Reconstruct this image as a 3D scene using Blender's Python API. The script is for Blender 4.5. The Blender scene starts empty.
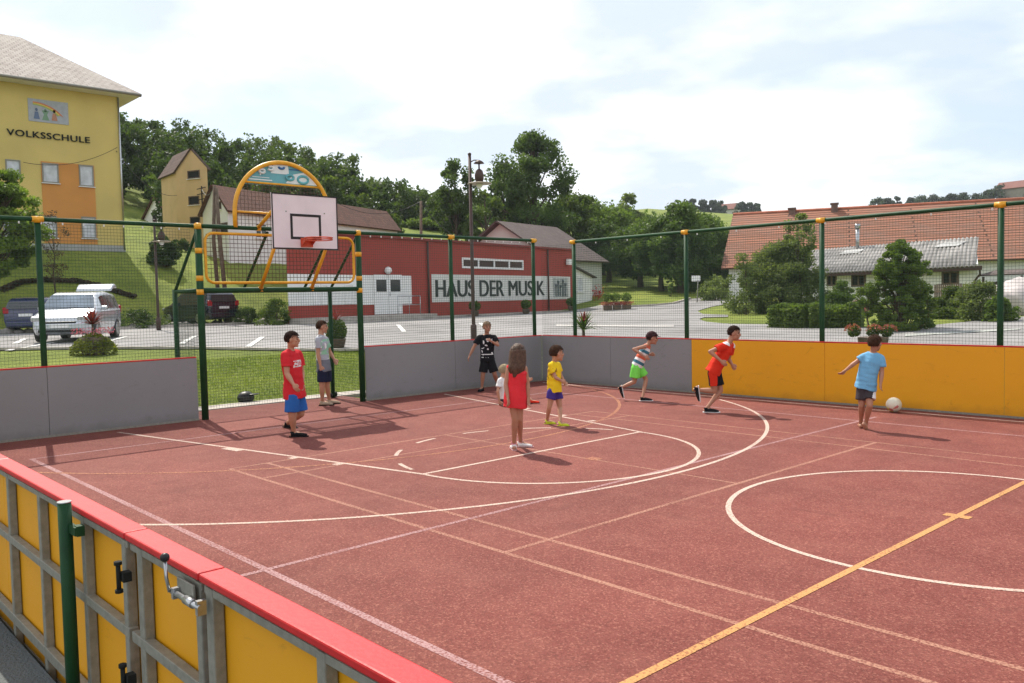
import bpy, bmesh, math, random
from mathutils import Vector, Matrix
from mathutils.geometry import delaunay_2d_cdt
from mathutils import noise as mn
R_ = math.radians
C = bpy.context.scene.collection
random.seed(7)
# ---------------------------------------------------------------- camera
CAM = Vector((13.34530, -13.22812, 1.83813))
CR = Vector((0.67956456, 0.73329689, -0.02162578)).normalized()
CU = Vector((-0.0222964, 0.05010941, 0.99849483)).normalized()
CF = Vector((-0.73327681, 0.67805952, -0.05040246)).normalized()
FPX = 846.35
def ray(px, py): return CF + CR * ((px - 512) / FPX) + CU * ((341.5 - py) / FPX)
def hdir(px, py=300):
    d = ray(px, py); d.z = 0; return d.normalized()
def at(px, py, D):
    """point on the sight line at horizontal distance D"""
    d = ray(px, py); return CAM + d * (D / math.hypot(d.x, d.y))
def onplane(px, py, P0, dxy):
    """point of the vertical plane through P0 along dxy"""
    n = Vector((-dxy[1], dxy[0], 0)); d = ray(px, py)
    return CAM + d * ((P0 - CAM).dot(n) / d.dot(n))
def sst(a, b, x):
    t = max(0.0, min(1.0, (x - a) / (b - a))); return t * t * (3 - 2 * t)
def lerp_tab(tab, x):
    if x <= tab[0][0]: return tab[0][1]
    for (a, va), (b, vb) in zip(tab, tab[1:]):
        if x <= b: return va + (vb - va) * (x - a) / (b - a)
    return tab[-1][1]
RIDGE = [(70, 30), (84, 34), (93, 41), (96.5, 37), (99, 34.5), (102, 32), (106, 30), (112, 30), (120, 31), (128, 36), (134, 34), (140, 30), (160, 30)]
BANK = [(0, -.06), (1.66, -.05), (2.0, .01), (6.2, .56), (12, .76), (20, .85)]
def T(x, y):
    """height of the ground"""
    dx = max(0.0, -x, x - 21.6); dy = max(0.0, y)
    d = math.hypot(dx, dy)
    if x > 21.6: d *= .3
    h = lerp_tab(BANK, d)
    if y < -12.2: h = max(h, -.05) if x < -.5 else -.02
    if y < -12.2 and x < -.5: h = lerp_tab(BANK, -x)
    h += .055 * min(60, max(0.0, y - 28)) * (1 - sst(200, 300, abs(y)))
    h += .06 * min(40, max(0.0, -x - 22)) * sst(26, 40, y)
    xs = -27 - .35 * max(0.0, y - 4)
    t = min(xs - x, 68)
    if t > 0: h += 4.25 * sst(0, 12.5, t) + .16 * max(0, min(t, 26) - 12.5) + .3 * max(0, t - 26) * (1 - .8 * sst(38, 68, y))
    D = math.hypot(x - CAM.x, y - CAM.y)
    if D > 150:
        az = math.degrees(math.atan2(y - CAM.y, x - CAM.x)) % 360
        if az < 190: h = max(h, lerp_tab(RIDGE, az) * sst(170, 345, D) * (1 + .15 * sst(345, 900, D)))
    return h
def ground(px, py, dmin=4.0, dmax=400.0):
    """where the sight line meets the ground"""
    D = dmin; st = .25
    while D < dmax:
        P = at(px, py, D)
        if P.z <= T(P.x, P.y): return Vector((P.x, P.y, T(P.x, P.y)))
        D += st
    P = at(px, py, dmax); return Vector((P.x, P.y, T(P.x, P.y)))
def G(px, D):
    d = hdir(px); P = CAM + d * D; return Vector((P.x, P.y, T(P.x, P.y)))
cam_d = bpy.data.cameras.new('camera'); cam = bpy.data.objects.new('camera', cam_d); C.objects.link(cam)
M = Matrix((CR, CU, -CF)).transposed().to_4x4(); M.translation = CAM; cam.matrix_world = M
cam_d.sensor_width = 36; cam_d.lens = FPX / 1024 * 36; cam_d.clip_end = 6000; cam_d.clip_start = .05
bpy.context.scene.camera = cam
# ---------------------------------------------------------------- materials
def nt(name):
    m = bpy.data.materials.new(name); m.use_nodes = True
    n = m.node_tree.nodes; return m, n, m.node_tree.links, n['Principled BSDF']
def setin(b, k, v):
    if k in b.inputs: b.inputs[k].default_value = v
def mat(name, col, rough=.7, var=.12, scale=3.0, bump=0.0, bscale=40.0, metal=0.0, spec=.35, col2=None, coords='Object', detail=5, coat=0):
    m, n, l, b = nt(name)
    tc = n.new('ShaderNodeTexCoord'); no = n.new('ShaderNodeTexNoise')
    no.inputs['Scale'].default_value = scale; no.inputs['Detail'].default_value = detail
    l.new(tc.outputs[coords], no.inputs['Vector'])
    mx = n.new('ShaderNodeMix'); mx.data_type = 'RGBA'
    c = Vector(col[:3]); c2 = Vector(col2[:3]) if col2 else c * (1 + var)
    c1 = c * (1 - var) if not col2 else c
    mx.inputs[6].default_value = (*c1, 1); mx.inputs[7].default_value = (*c2, 1)
    mr = n.new('ShaderNodeMapRange'); mr.inputs[1].default_value = .32; mr.inputs[2].default_value = .68
    l.new(no.outputs[0], mr.inputs[0]); l.new(mr.outputs[0], mx.inputs[0]); l.new(mx.outputs[2], b.inputs['Base Color'])
    b.inputs['Roughness'].default_value = rough; b.inputs['Metallic'].default_value = metal
    setin(b, 'Specular IOR Level', spec); setin(b, 'Coat Weight', coat)
    if bump:
        n2 = n.new('ShaderNodeTexNoise'); n2.inputs['Scale'].default_value = bscale; n2.inputs['Detail'].default_value = 4
        l.new(tc.outputs[coords], n2.inputs['Vector'])
        bp = n.new('ShaderNodeBump'); bp.inputs['Strength'].default_value = bump; bp.inputs['Distance'].default_value = .02
        l.new(n2.outputs[0], bp.inputs['Height']); l.new(bp.outputs[0], b.inputs['Normal'])
    return m
def leafmat(name, c1, c2, tr=.35, scale=.6, c3=None):
    m, n, l, b = nt(name)
    tc = n.new('ShaderNodeTexCoord'); no = n.new('ShaderNodeTexNoise'); no.inputs['Scale'].default_value = scale; no.inputs['Detail'].default_value = 6
    no.inputs['Roughness'].default_value = .75
    l.new(tc.outputs['Object'], no.inputs['Vector'])
    cr = n.new('ShaderNodeValToRGB'); e = cr.color_ramp.elements
    e[0].position = .36; e[0].color = (*c1, 1); e[1].position = .64; e[1].color = (*c2, 1)
    if c3: k = e.new(.72); k.color = (*c3, 1)
    oi = n.new('ShaderNodeObjectInfo'); hs = n.new('ShaderNodeHueSaturation')
    mr = n.new('ShaderNodeMapRange'); mr.inputs[3].default_value = .75; mr.inputs[4].default_value = 1.25
    l.new(oi.outputs['Random'], mr.inputs[0]); l.new(mr.outputs[0], hs.inputs['Value'])
    l.new(no.outputs[0], cr.inputs[0]); l.new(cr.outputs[0], hs.inputs['Color']); l.new(hs.outputs[0], b.inputs['Base Color'])
    b.inputs['Roughness'].default_value = .6; setin(b, 'Specular IOR Level', .3)
    t = n.new('ShaderNodeBsdfTranslucent'); g = n.new('ShaderNodeMix'); g.data_type = 'RGBA'; g.blend_type = 'MULTIPLY'; g.inputs[0].default_value = 1
    g.inputs[7].default_value = (1.15, 1.2, .5, 1); l.new(hs.outputs[0], g.inputs[6]); l.new(g.outputs[2], t.inputs[0])
    ms = n.new('ShaderNodeMixShader'); ms.inputs[0].default_value = tr
    l.new(b.outputs[0], ms.inputs[1]); l.new(t.outputs[0], ms.inputs[2]); l.new(ms.outputs[0], n['Material Output'].inputs[0])
    return m
def courtmat(name, paint=None, cover=1.0):
    """red rubber granulate, optionally under a worn coat of line paint"""
    m, n, l, b = nt(name)
    tc = n.new('ShaderNodeTexCoord')
    vo = n.new('ShaderNodeTexVoronoi'); vo.inputs['Scale'].default_value = 95; l.new(tc.outputs['Object'], vo.inputs['Vector'])
    cr = n.new('ShaderNodeValToRGB'); e = cr.color_ramp.elements
    e[0].position = 0; e[0].color = (.112, .024, .017, 1); e[1].position = 1; e[1].color = (.265, .095, .068, 1)
    k = e.new(.45); k.color = (.160, .036, .027, 1); k = e.new(.8); k.color = (.180, .046, .034, 1)
    sp = n.new('ShaderNodeSeparateColor'); l.new(vo.outputs['Color'], sp.inputs[0]); l.new(sp.outputs[0], cr.inputs[0])
    no = n.new('ShaderNodeTexNoise'); no.inputs['Scale'].default_value = .55; no.inputs['Detail'].default_value = 8; no.inputs['Roughness'].default_value = .65; l.new(tc.outputs['Object'], no.inputs['Vector'])
    mr = n.new('ShaderNodeMapRange'); mr.inputs[1].default_value = .3; mr.inputs[2].default_value = .7; mr.inputs[3].default_value = .86; mr.inputs[4].default_value = 1.16
    l.new(no.outputs[0], mr.inputs[0])
    v = n.new('ShaderNodeVectorMath'); v.operation = 'SCALE'; l.new(cr.outputs[0], v.inputs[0]); l.new(mr.outputs[0], v.inputs['Scale'])
    n3 = n.new('ShaderNodeTexNoise'); n3.inputs['Scale'].default_value = 2.2; n3.inputs['Detail'].default_value = 10; n3.inputs['Roughness'].default_value = .7; l.new(tc.outputs['Object'], n3.inputs['Vector'])
    du = n.new('ShaderNodeMapRange'); du.inputs[1].default_value = .45; du.inputs[2].default_value = .8; du.inputs[4].default_value = .30
    l.new(n3.outputs[0], du.inputs[0])
    dm = n.new('ShaderNodeMix'); dm.data_type = 'RGBA'; dm.inputs[7].default_value = (.27, .115, .085, 1)
    l.new(du.outputs[0], dm.inputs[0]); l.new(v.outputs[0], dm.inputs[6])
    # scattered dark scuffs
    n5 = n.new('ShaderNodeTexNoise'); n5.inputs['Scale'].default_value = .9; n5.inputs['Detail'].default_value = 3; n5.inputs['Distortion'].default_value = 2.5; l.new(tc.outputs['Object'], n5.inputs['Vector'])
    sc = n.new('ShaderNodeMapRange'); sc.inputs[1].default_value = .60; sc.inputs[2].default_value = .70; sc.inputs[4].default_value = .28
    l.new(n5.outputs[0], sc.inputs[0])
    dk = n.new('ShaderNodeMix'); dk.data_type = 'RGBA'; dk.inputs[7].default_value = (.10, .026, .020, 1)
    l.new(sc.outputs[0], dk.inputs[0]); l.new(dm.outputs[2], dk.inputs[6])
    out = dk.outputs[2]
    if paint:
        n4 = n.new('ShaderNodeTexNoise'); n4.inputs['Scale'].default_value = 60; n4.inputs['Detail'].default_value = 3; l.new(tc.outputs['Object'], n4.inputs['Vector'])
        ad = n.new('ShaderNodeMath'); ad.operation = 'ADD'; l.new(n4.outputs[0], ad.inputs[0])
        n6 = n.new('ShaderNodeTexNoise'); n6.inputs['Scale'].default_value = 1.3; l.new(tc.outputs['Object'], n6.inputs['Vector']); wr = n.new('ShaderNodeMapRange'); wr.inputs[3].default_value = .36; wr.inputs[4].default_value = .64; l.new(n6.outputs[0], wr.inputs[0]); l.new(wr.outputs[0], ad.inputs[1])
        pm = n.new('ShaderNodeMapRange'); pm.inputs[1].default_value = 1.35 - .75 * cover; pm.inputs[2].default_value = 1.6 - .75 * cover
        pm.inputs[4].default_value = .45 + .5 * cover
        l.new(ad.outputs[0], pm.inputs[0])
        px = n.new('ShaderNodeMix'); px.data_type = 'RGBA'; px.inputs[7].default_value = (*paint, 1)
        l.new(pm.outputs[0], px.inputs[0]); l.new(out, px.inputs[6]); out = px.outputs[2]
    l.new(out, b.inputs['Base Color'])
    b.inputs['Roughness'].default_value = .85; setin(b, 'Specular IOR Level', .3)
    bp = n.new('ShaderNodeBump'); bp.inputs['Strength'].default_value = .55; bp.inputs['Distance'].default_value = .004
    l.new(vo.outputs['Distance'], bp.inputs['Height']); l.new(bp.outputs[0], b.inputs['Normal'])
    return m
def groundmat():
    m, n, l, b = nt('meadow_grass')
    tc = n.new('ShaderNodeTexCoord')
    def noise(s, d=6, r=.6):
        q = n.new('ShaderNodeTexNoise'); q.inputs['Scale'].default_value = s; q.inputs['Detail'].default_value = d; q.inputs['Roughness'].default_value = r
        l.new(tc.outputs['Object'], q.inputs['Vector']); return q
    a = noise(.35, 8, .7); cr = n.new('ShaderNodeValToRGB'); e = cr.color_ramp.elements
    e[0].position = .3; e[0].color = (.09, .12, .02, 1); e[1].position = .7; e[1].color = (.24, .265, .05, 1)
    k = e.new(.5); k.color = (.155, .195, .032, 1)
    l.new(a.outputs[0], cr.inputs[0])
    f = noise(14, 5, .8); mr = n.new('ShaderNodeMapRange'); mr.inputs[1].default_value = .3; mr.inputs[2].default_value = .7; mr.inputs[3].default_value = .55; mr.inputs[4].default_value = 1.5
    l.new(f.outputs[0], mr.inputs[0]); v = n.new('ShaderNodeVectorMath'); v.operation = 'SCALE'; l.new(cr.outputs[0], v.inputs[0]); l.new(mr.outputs[0], v.inputs['Scale'])
    st = noise(1.6, 6, .7); s2 = n.new('ShaderNodeMapRange'); s2.inputs[1].default_value = .6; s2.inputs[2].default_value = .75; s2.inputs[4].default_value = .55; l.new(st.outputs[0], s2.inputs[0])
    mx = n.new('ShaderNodeMix'); mx.data_type = 'RGBA'; mx.inputs[7].default_value = (.22, .19, .085, 1); l.new(s2.outputs[0], mx.inputs[0]); l.new(v.outputs[0], mx.inputs[6])
    l.new(mx.outputs[2], b.inputs['Base Color']); b.inputs['Roughness'].default_value = .9; setin(b, 'Specular IOR Level', .15)
    bp = n.new('ShaderNodeBump'); bp.inputs['Strength'].default_value = .9; bp.inputs['Distance'].default_value = .06
    l.new(f.outputs[0], bp.inputs['Height']); l.new(bp.outputs[0], b.inputs['Normal'])
    return m
def tilemat(name, cols, tw, th, mortar, dark=.3, rough=.85, bump=.6, off=.5):
    """roof tiles laid in courses, in metres of the UV map"""
    m, n, l, b = nt(name)
    uv = n.new('ShaderNodeUVMap'); br = n.new('ShaderNodeTexBrick')
    br.inputs['Scale'].default_value = 1; br.inputs['Brick Width'].default_value = tw; br.inputs['Row Height'].default_value = th
    br.inputs['Mortar Size'].default_value = mortar; br.inputs['Mortar Smooth'].default_value = .4; br.offset = off
    br.inputs['Bias'].default_value = 0
    br.inputs['Color1'].default_value = (*cols[0], 1); br.inputs['Color2'].default_value = (*cols[1], 1)
    br.inputs['Mortar'].default_value = (*[c * dark for c in cols[0]], 1)
    l.new(uv.outputs[0], br.inputs['Vector'])
    no = n.new('ShaderNodeTexNoise'); no.inputs['Scale'].default_value = .5; no.inputs['Detail'].default_value = 9; no.inputs['Roughness'].default_value = .75
    tc = n.new('ShaderNodeTexCoord'); l.new(tc.outputs['Object'], no.inputs['Vector'])
    mr = n.new('ShaderNodeMapRange'); mr.inputs[1].default_value = .42; mr.inputs[2].default_value = .68; mr.inputs[4].default_value = .7
    l.new(no.outputs[0], mr.inputs[0]); mx = n.new('ShaderNodeMix'); mx.data_type = 'RGBA'; mx.inputs[7].default_value = (*cols[2], 1)
    l.new(mr.outputs[0], mx.inputs[0]); l.new(br.outputs[0], mx.inputs[6]); l.new(mx.outputs[2], b.inputs['Base Color'])
    b.inputs['Roughness'].default_value = rough; setin(b, 'Specular IOR Level', .2)
    bp = n.new('ShaderNodeBump'); bp.inputs['Strength'].default_value = bump; bp.inputs['Distance'].default_value = .05; bp.invert = True
    l.new(br.outputs['Fac'], bp.inputs['Height']); l.new(bp.outputs[0], b.inputs['Normal'])
    return m
def glassmat(name, col=(.03, .035, .04), rough=.08):
    m, n, l, b = nt(name); b.inputs['Base Color'].default_value = (*col, 1); b.inputs['Roughness'].default_value = rough; setin(b, 'Specular IOR Level', .8)
    return m
def skinmat(name, col):
    m, n, l, b = nt(name)
    tc = n.new('ShaderNodeTexCoord'); no = n.new('ShaderNodeTexNoise'); no.inputs['Scale'].default_value = 9; no.inputs['Detail'].default_value = 5
    l.new(tc.outputs['Object'], no.inputs['Vector']); mx = n.new('ShaderNodeMix'); mx.data_type = 'RGBA'
    mx.inputs[6].default_value = (*[c * .88 for c in col], 1); mx.inputs[7].default_value = (col[0] * 1.1, col[1] * 1.05, col[2] * 1.02, 1)
    l.new(no.outputs[0], mx.inputs[0]); l.new(mx.outputs[2], b.inputs['Base Color']); b.inputs['Roughness'].default_value = .55
    setin(b, 'Subsurface Weight', .12); setin(b, 'Subsurface Radius', (.01, .004, .002)); setin(b, 'Subsurface Scale', .5)
    return m
MT = {}
MT['court'] = courtmat('court_rubber')
MT['l_white'] = courtmat('line_white', (.60, .47, .39), .78)
MT['l_tan'] = courtmat('line_tan', (.42, .22, .15), .66)
MT['l_lilac'] = courtmat('line_lilac', (.42, .26, .26), .68)
MT['l_orange'] = courtmat('line_orange', (.56, .27, .13), .58)
MT['l_yellow'] = courtmat('line_yellow', (.54, .285, .10), .80)
MT['grass'] = groundmat()
MT['asphalt'] = mat('asphalt', (.25, .24, .235), .9, .22, .5, .5, 60, spec=.2, detail=9)
MT['asphalt_old'] = mat('asphalt_old', (.11, .12, .12), .9, .2, 1.2, .7, 70, spec=.2, detail=8)
MT['concrete'] = mat('concrete', (.42, .38, .34), .9, .18, 3, .4, 50, spec=.2)
MT['white_paint'] = mat('road_paint', (.62, .62, .60), .8, .1, 6)
MT['galv'] = mat('galvanised_steel', (.25, .245, .21), .5, .16, 30, .1, 90, metal=.25, spec=.4, detail=8)
MT['galv_bright'] = mat('zinc_steel', (.45, .46, .47), .3, .15, 20, metal=.9)
def boardmat(name, col, rough, dark, light):
    m, n, l, b = nt(name); tc = n.new('ShaderNodeTexCoord'); out = None
    def noise(s, d=6, r=.6, dist=0.0, sc=(1, 1, 1)):
        mp = n.new('ShaderNodeMapping'); mp.inputs['Scale'].default_value = sc; l.new(tc.outputs['Object'], mp.inputs[0])
        q = n.new('ShaderNodeTexNoise'); q.inputs['Scale'].default_value = s; q.inputs['Detail'].default_value = d; q.inputs['Roughness'].default_value = r; q.inputs['Distortion'].default_value = dist
        l.new(mp.outputs[0], q.inputs['Vector']); return q
    def mixin(prev, fac, c):
        x = n.new('ShaderNodeMix'); x.data_type = 'RGBA'; l.new(fac, x.inputs[0]); l.new(prev, x.inputs[6]); x.inputs[7].default_value = (*c, 1); return x.outputs[2]
    def rng(src, a, b_, lo, hi):
        r = n.new('ShaderNodeMapRange'); r.inputs[1].default_value = a; r.inputs[2].default_value = b_; r.inputs[3].default_value = lo; r.inputs[4].default_value = hi; l.new(src, r.inputs[0]); return r.outputs[0]
    base = n.new('ShaderNodeRGB'); base.outputs[0].default_value = (*col, 1)
    o = mixin(base.outputs[0], rng(noise(1.1, 7, .65).outputs[0], .35, .7, 0, .35), [c * .82 for c in col])
    o = mixin(o, rng(noise(2.6, 9, .8, 1.5, (1, 1, 2.2)).outputs[0], .57, .70, 0, .55), dark)
    o = mixin(o, rng(noise(7, 8, .8, 3.0, (1, 1, 1)).outputs[0], .63, .70, 0, .5), light)
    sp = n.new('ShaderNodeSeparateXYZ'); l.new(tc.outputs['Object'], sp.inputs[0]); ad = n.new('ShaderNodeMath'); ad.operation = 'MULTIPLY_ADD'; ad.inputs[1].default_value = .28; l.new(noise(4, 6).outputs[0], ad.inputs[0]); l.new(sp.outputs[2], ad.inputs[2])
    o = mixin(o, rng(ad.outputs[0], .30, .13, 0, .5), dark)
    l.new(o, b.inputs['Base Color']); b.inputs['Roughness'].default_value = rough; setin(b, 'Specular IOR Level', .3)
    bp = n.new('ShaderNodeBump'); bp.inputs['Strength'].default_value = .12; bp.inputs['Distance'].default_value = .02; l.new(noise(3.5, 4).outputs[0], bp.inputs['Height']); l.new(bp.outputs[0], b.inputs['Normal'])
    return m
MT['grey_board'] = boardmat('grey_board', (.25, .25, .255), .5, (.13, .125, .12), (.36, .36, .36))
MT['yellow_board'] = boardmat('yellow_board', (.78, .36, .010), .5, (.38, .17, .02), (.76, .42, .08))
MT['red_cap'] = mat('red_cap', (.52, .010, .014), .48, .15, 7, .06, 60, spec=.4, detail=8)
MT['green_post'] = mat('green_paint', (.010, .052, .017), .6, .15, 9, spec=.25)
MT['green_wire'] = mat('green_wire', (.016, .05, .028), .5, .1, 9, spec=.5)
MT['orange_wire'] = mat('brown_wire', (.09, .05, .03), .5, .1, 9)
MT['yellow_metal'] = mat('yellow_paint', (.74, .36, .015), .4, .12, 9, spec=.5)
MT['black'] = mat('black_plastic', (.012, .012, .014), .45, .2, 9)
MT['black_line'] = mat('black_line', (.02, .016, .018), .6, .1, 9)
MT['backboard'] = mat('backboard_white', (.80, .70, .74), .35, .05, 3, spec=.4)
MT['rim'] = mat('rim_red', (.62, .10, .05), .5, .2, 9)
MT['white'] = mat('white_plaster', (.72, .72, .70), .85, .06, .8, .15, 30, detail=8)
MT['white_gloss'] = mat('white_gloss', (.74, .74, .73), .35, .03, 3)
MT['dark_brown'] = mat('dark_brown', (.06, .032, .026), .5, .15, 5)
MT['wood_old'] = mat('old_wood', (.12, .085, .06), .85, .3, 6, .4, 30)
MT['glass'] = glassmat('window_glass')
MT['curtain'] = mat('net_curtain', (.52, .54, .58), .5, .18, 3, spec=.6)
MT['bark'] = mat('bark', (.085, .06, .042), .9, .35, 8, .8, 30)
MT['soil'] = mat('soil', (.10, .07, .05), .95, .3, 6, .5, 30)
MT['dark'] = mat('dark_void', (.012, .014, .012), .9, .1, 3)
# ---------------------------------------------------------------- mesh helpers
class MB:
    def __init__(s): s.bm = bmesh.new(); s.uv = None
    def face(s, pts, mi=0, uvs=None):
        vs = [s.bm.verts.new(p) for p in pts]; f = s.bm.faces.new(vs); f.material_index = mi
        if uvs:
            if s.uv is None: s.uv = s.bm.loops.layers.uv.new('UVMap')
            for lo, q in zip(f.loops, uvs): lo[s.uv].uv = q
        return f
    def frame(s, ax):
        a = Vector(ax).normalized(); b = a.cross(Vector((0, 0, 1)))
        if b.length < 1e-3: b = a.cross(Vector((0, 1, 0)))
        b.normalize(); return a, b, b.cross(a).normalized()
    def box(s, c, size, ax=(1, 0, 0), up=None, mi=0):
        """box centred on c, its length along ax, then across, then up"""
        a = Vector(ax).normalized(); u = Vector(up).normalized() if up is not None else Vector((0, 0, 1))
        b = u.cross(a)
        if b.length < 1e-3: u = Vector((0, 1, 0)); b = u.cross(a)
        b.normalize(); u = a.cross(b).normalized(); c = Vector(c); v = []
        for i in (-.5, .5):
            for j in (-.5, .5):
                for k in (-.5, .5): v.append(s.bm.verts.new(c + a * size[0] * i + b * size[1] * j + u * size[2] * k))
        for q in ((0, 1, 3, 2), (4, 6, 7, 5), (0, 4, 5, 1), (2, 3, 7, 6), (0, 2, 6, 4), (1, 5, 7, 3)):
            f = s.bm.faces.new([v[i] for i in q]); f.material_index = mi
        return s
    def b2(s, p, q, mi=0):
        p = Vector(p); q = Vector(q); d = q - p
        return s.box((p + q) / 2, (abs(d.x), abs(d.y), abs(d.z)), mi=mi)
    def tube(s, pts, r, n=8, caps=True, mi=0, closed=False, flat=None):
        pts = [Vector(p) for p in pts]; rs = r if isinstance(r, (list, tuple)) else [r] * len(pts)
        rings = []; pb = None; N = len(pts)
        for i, p in enumerate(pts):
            if closed: t = (pts[(i + 1) % N] - pts[i - 1])
            else: t = (pts[min(i + 1, N - 1)] - pts[max(i - 1, 0)])
            t.normalize()
            if pb is None: _, b, _ = s.frame(t)
            else:
                b = pb - t * pb.dot(t)
                if b.length < 1e-4: _, b, _ = s.frame(t)
                b.normalize()
            pb = b; c = t.cross(b)
            rings.append([s.bm.verts.new(p + (b * math.cos(k * 2 * math.pi / n + math.pi / n) + c * math.sin(k * 2 * math.pi / n + math.pi / n)) * rs[i]) for k in range(n)])
        for i in range(N if closed else N - 1):
            A, B = rings[i], rings[(i + 1) % N]
            for k in range(n):
                f = s.bm.faces.new((A[k], A[(k + 1) % n], B[(k + 1) % n], B[k])); f.material_index = mi; f.smooth = n > 4
        if caps and not closed:
            f = s.bm.faces.new(rings[0][::-1]); f.material_index = mi; f = s.bm.faces.new(rings[-1]); f.material_index = mi
        return s
    def ball(s, c, r, sc=(1, 1, 1), sub=2, rot=None, mi=0):
        q = bmesh.ops.create_icosphere(s.bm, subdivisions=sub, radius=1)
        Mx = Matrix.Translation(Vector(c)) @ (rot.to_4x4() if rot else Matrix.Identity(4)) @ Matrix.Diagonal((r * sc[0], r * sc[1], r * sc[2], 1))
        bmesh.ops.transform(s.bm, matrix=Mx, verts=q['verts'])
        for v in q['verts']:
            for f in v.link_faces: f.smooth = True; f.material_index = mi
        return s
    def prism(s, pts, vec, mi=0):
        """flat polygon pushed along vec"""
        vec = Vector(vec); a = [s.bm.verts.new(Vector(p)) for p in pts]; b = [s.bm.verts.new(Vector(p) + vec) for p in pts]; n = len(a)
        for q in (a[::-1], b):
            f = s.bm.faces.new(q); f.material_index = mi
        for i in range(n):
            f = s.bm.faces.new((a[i], a[(i + 1) % n], b[(i + 1) % n], b[i])); f.material_index = mi
        return s
    def lathe(s, c, prof, n=20, mi=0):
        c = Vector(c); rings = [[s.bm.verts.new(c + Vector((r * math.cos(2 * math.pi * k / n), r * math.sin(2 * math.pi * k / n), z))) for k in range(n)] for r, z in prof]
        for A, B in zip(rings, rings[1:]):
            for k in range(n):
                f = s.bm.faces.new((A[k], A[(k + 1) % n], B[(k + 1) % n], B[k])); f.smooth = True; f.material_index = mi
        s.bm.faces.new(rings[0][::-1]).material_index = mi; s.bm.faces.new(rings[-1]).material_index = mi
        return s
    def build(s, name, m, parent=None, origin=None, bevel=0, fixn=True):
        me = bpy.data.meshes.new(name)
        if fixn: bmesh.ops.recalc_face_normals(s.bm, faces=s.bm.faces)
        if bevel:
            pass
        s.bm.to_mesh(me); s.bm.free()
        o = bpy.data.objects.new(name, me); C.objects.link(o)
        for x in (m if isinstance(m, (list, tuple)) else [m]): me.materials.append(x)
        if parent is not None:
            Mi = WM[parent.name].inverted(); me.transform(Mi); o.parent = parent; WM[o.name] = WM[parent.name]
        else:
            og = Vector(origin) if origin is not None else Vector((0, 0, 0)); me.transform(Matrix.Translation(-og)); o.location = og; WM[o.name] = Matrix.Translation(og)
        if bevel:
            bv = o.modifiers.new('edge', 'BEVEL'); bv.width = bevel; bv.segments = 2; bv.limit_method = 'ANGLE'
        return o
WM = {}
def tag(o, label=None, cat=None, group=None, kind=None):
    if label: o['label'] = label
    if cat: o['category'] = cat
    if group: o['group'] = group
    if kind: o['kind'] = kind
    return o
def empty(name, loc, label, cat, group=None, rz=0):
    o = bpy.data.objects.new(name, None); C.objects.link(o); o.location = loc; o.rotation_euler = (0, 0, rz); o.empty_display_size = .2
    WM[o.name] = Matrix.Translation(Vector(loc)) @ Matrix.Rotation(rz, 4, 'Z'); return tag(o, label, cat, group)
def copy_tree(o, parent=None, loc=None, rz=None, scale=None, label=None):
    c = o.copy(); C.objects.link(c)
    if parent is not None: c.parent = parent
    else:
        if loc is not None: c.location = loc
        if rz is not None: c.rotation_euler = (0, 0, rz)
        if scale is not None: c.scale = (scale,) * 3 if not isinstance(scale, (tuple, list)) else scale
        if label: c['label'] = label
    for ch in [x for x in bpy.data.objects if x.parent == o]: copy_tree(ch, c)
    return c
def sheet(name, poly, m, step=1.5, off=.03, fn=T):
    """polygon draped over the ground"""
    pts = [Vector((p[0], p[1])) for p in poly]; out = []
    n = len(pts)
    for i in range(n):
        a, b = pts[i], pts[(i + 1) % n]; k = max(1, int((b - a).length / step))
        for j in range(k): out.append(a.lerp(b, j / k))
    nb = len(out)
    def inside(x, y):
        c = False
        for i in range(n):
            a, b = pts[i], pts[(i + 1) % n]
            if (a.y > y) != (b.y > y) and x < (b.x - a.x) * (y - a.y) / (b.y - a.y) + a.x: c = not c
        return c
    x0, x1 = min(p.x for p in pts), max(p.x for p in pts); y0, y1 = min(p.y for p in pts), max(p.y for p in pts)
    x = x0 + step / 2
    while x < x1:
        y = y0 + step / 2
        while y < y1:
            if inside(x, y): out.append(Vector((x, y)))
            y += step
        x += step
    r = delaunay_2d_cdt(out, [(i, (i + 1) % nb) for i in range(nb)], [], 1, 1e-4)
    mb = MB(); vs = [mb.bm.verts.new((v.x, v.y, fn(v.x, v.y) + off)) for v in r[0]]
    for f in r[2]:
        try: mb.bm.faces.new([vs[i] for i in f]).smooth = True
        except ValueError: pass
    bmesh.ops.recalc_face_normals(mb.bm, faces=mb.bm.faces)
    o = mb.build(name, m, fixn=False)
    if o.data.polygons and sum(p.normal.z for p in o.data.polygons) < 0: o.data.flip_normals()
    tag(o, kind='structure'); return o
# ---------------------------------------------------------------- terrain
def build_terrain():
    mb = MB(); bm = mb.bm; na = 300; rings = []; rr = [0.6]
    while rr[-1] < 1500: rr.append(rr[-1] * 1.045 if rr[-1] > 9 else rr[-1] + .45)
    ctr = bm.verts.new((CAM.x, CAM.y, T(CAM.x, CAM.y)))
    angs = []
    a = 0.0
    while a < 360:
        angs.append(a); a += .5 if 88 <= a < 175 else 3.0
    for r in rr:
        rings.append([bm.verts.new((CAM.x + r * math.cos(R_(q)), CAM.y + r * math.sin(R_(q)), T(CAM.x + r * math.cos(R_(q)), CAM.y + r * math.sin(R_(q))))) for q in angs])
    n = len(angs)
    for k in range(n): bm.faces.new((ctr, rings[0][k], rings[0][(k + 1) % n]))
    for A, B in zip(rings, rings[1:]):
        for k in range(n): bm.faces.new((A[k], B[k], B[(k + 1) % n], A[(k + 1) % n])).smooth = True
    tag(mb.build('ground', MT['grass']), kind='structure')
build_terrain()
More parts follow.
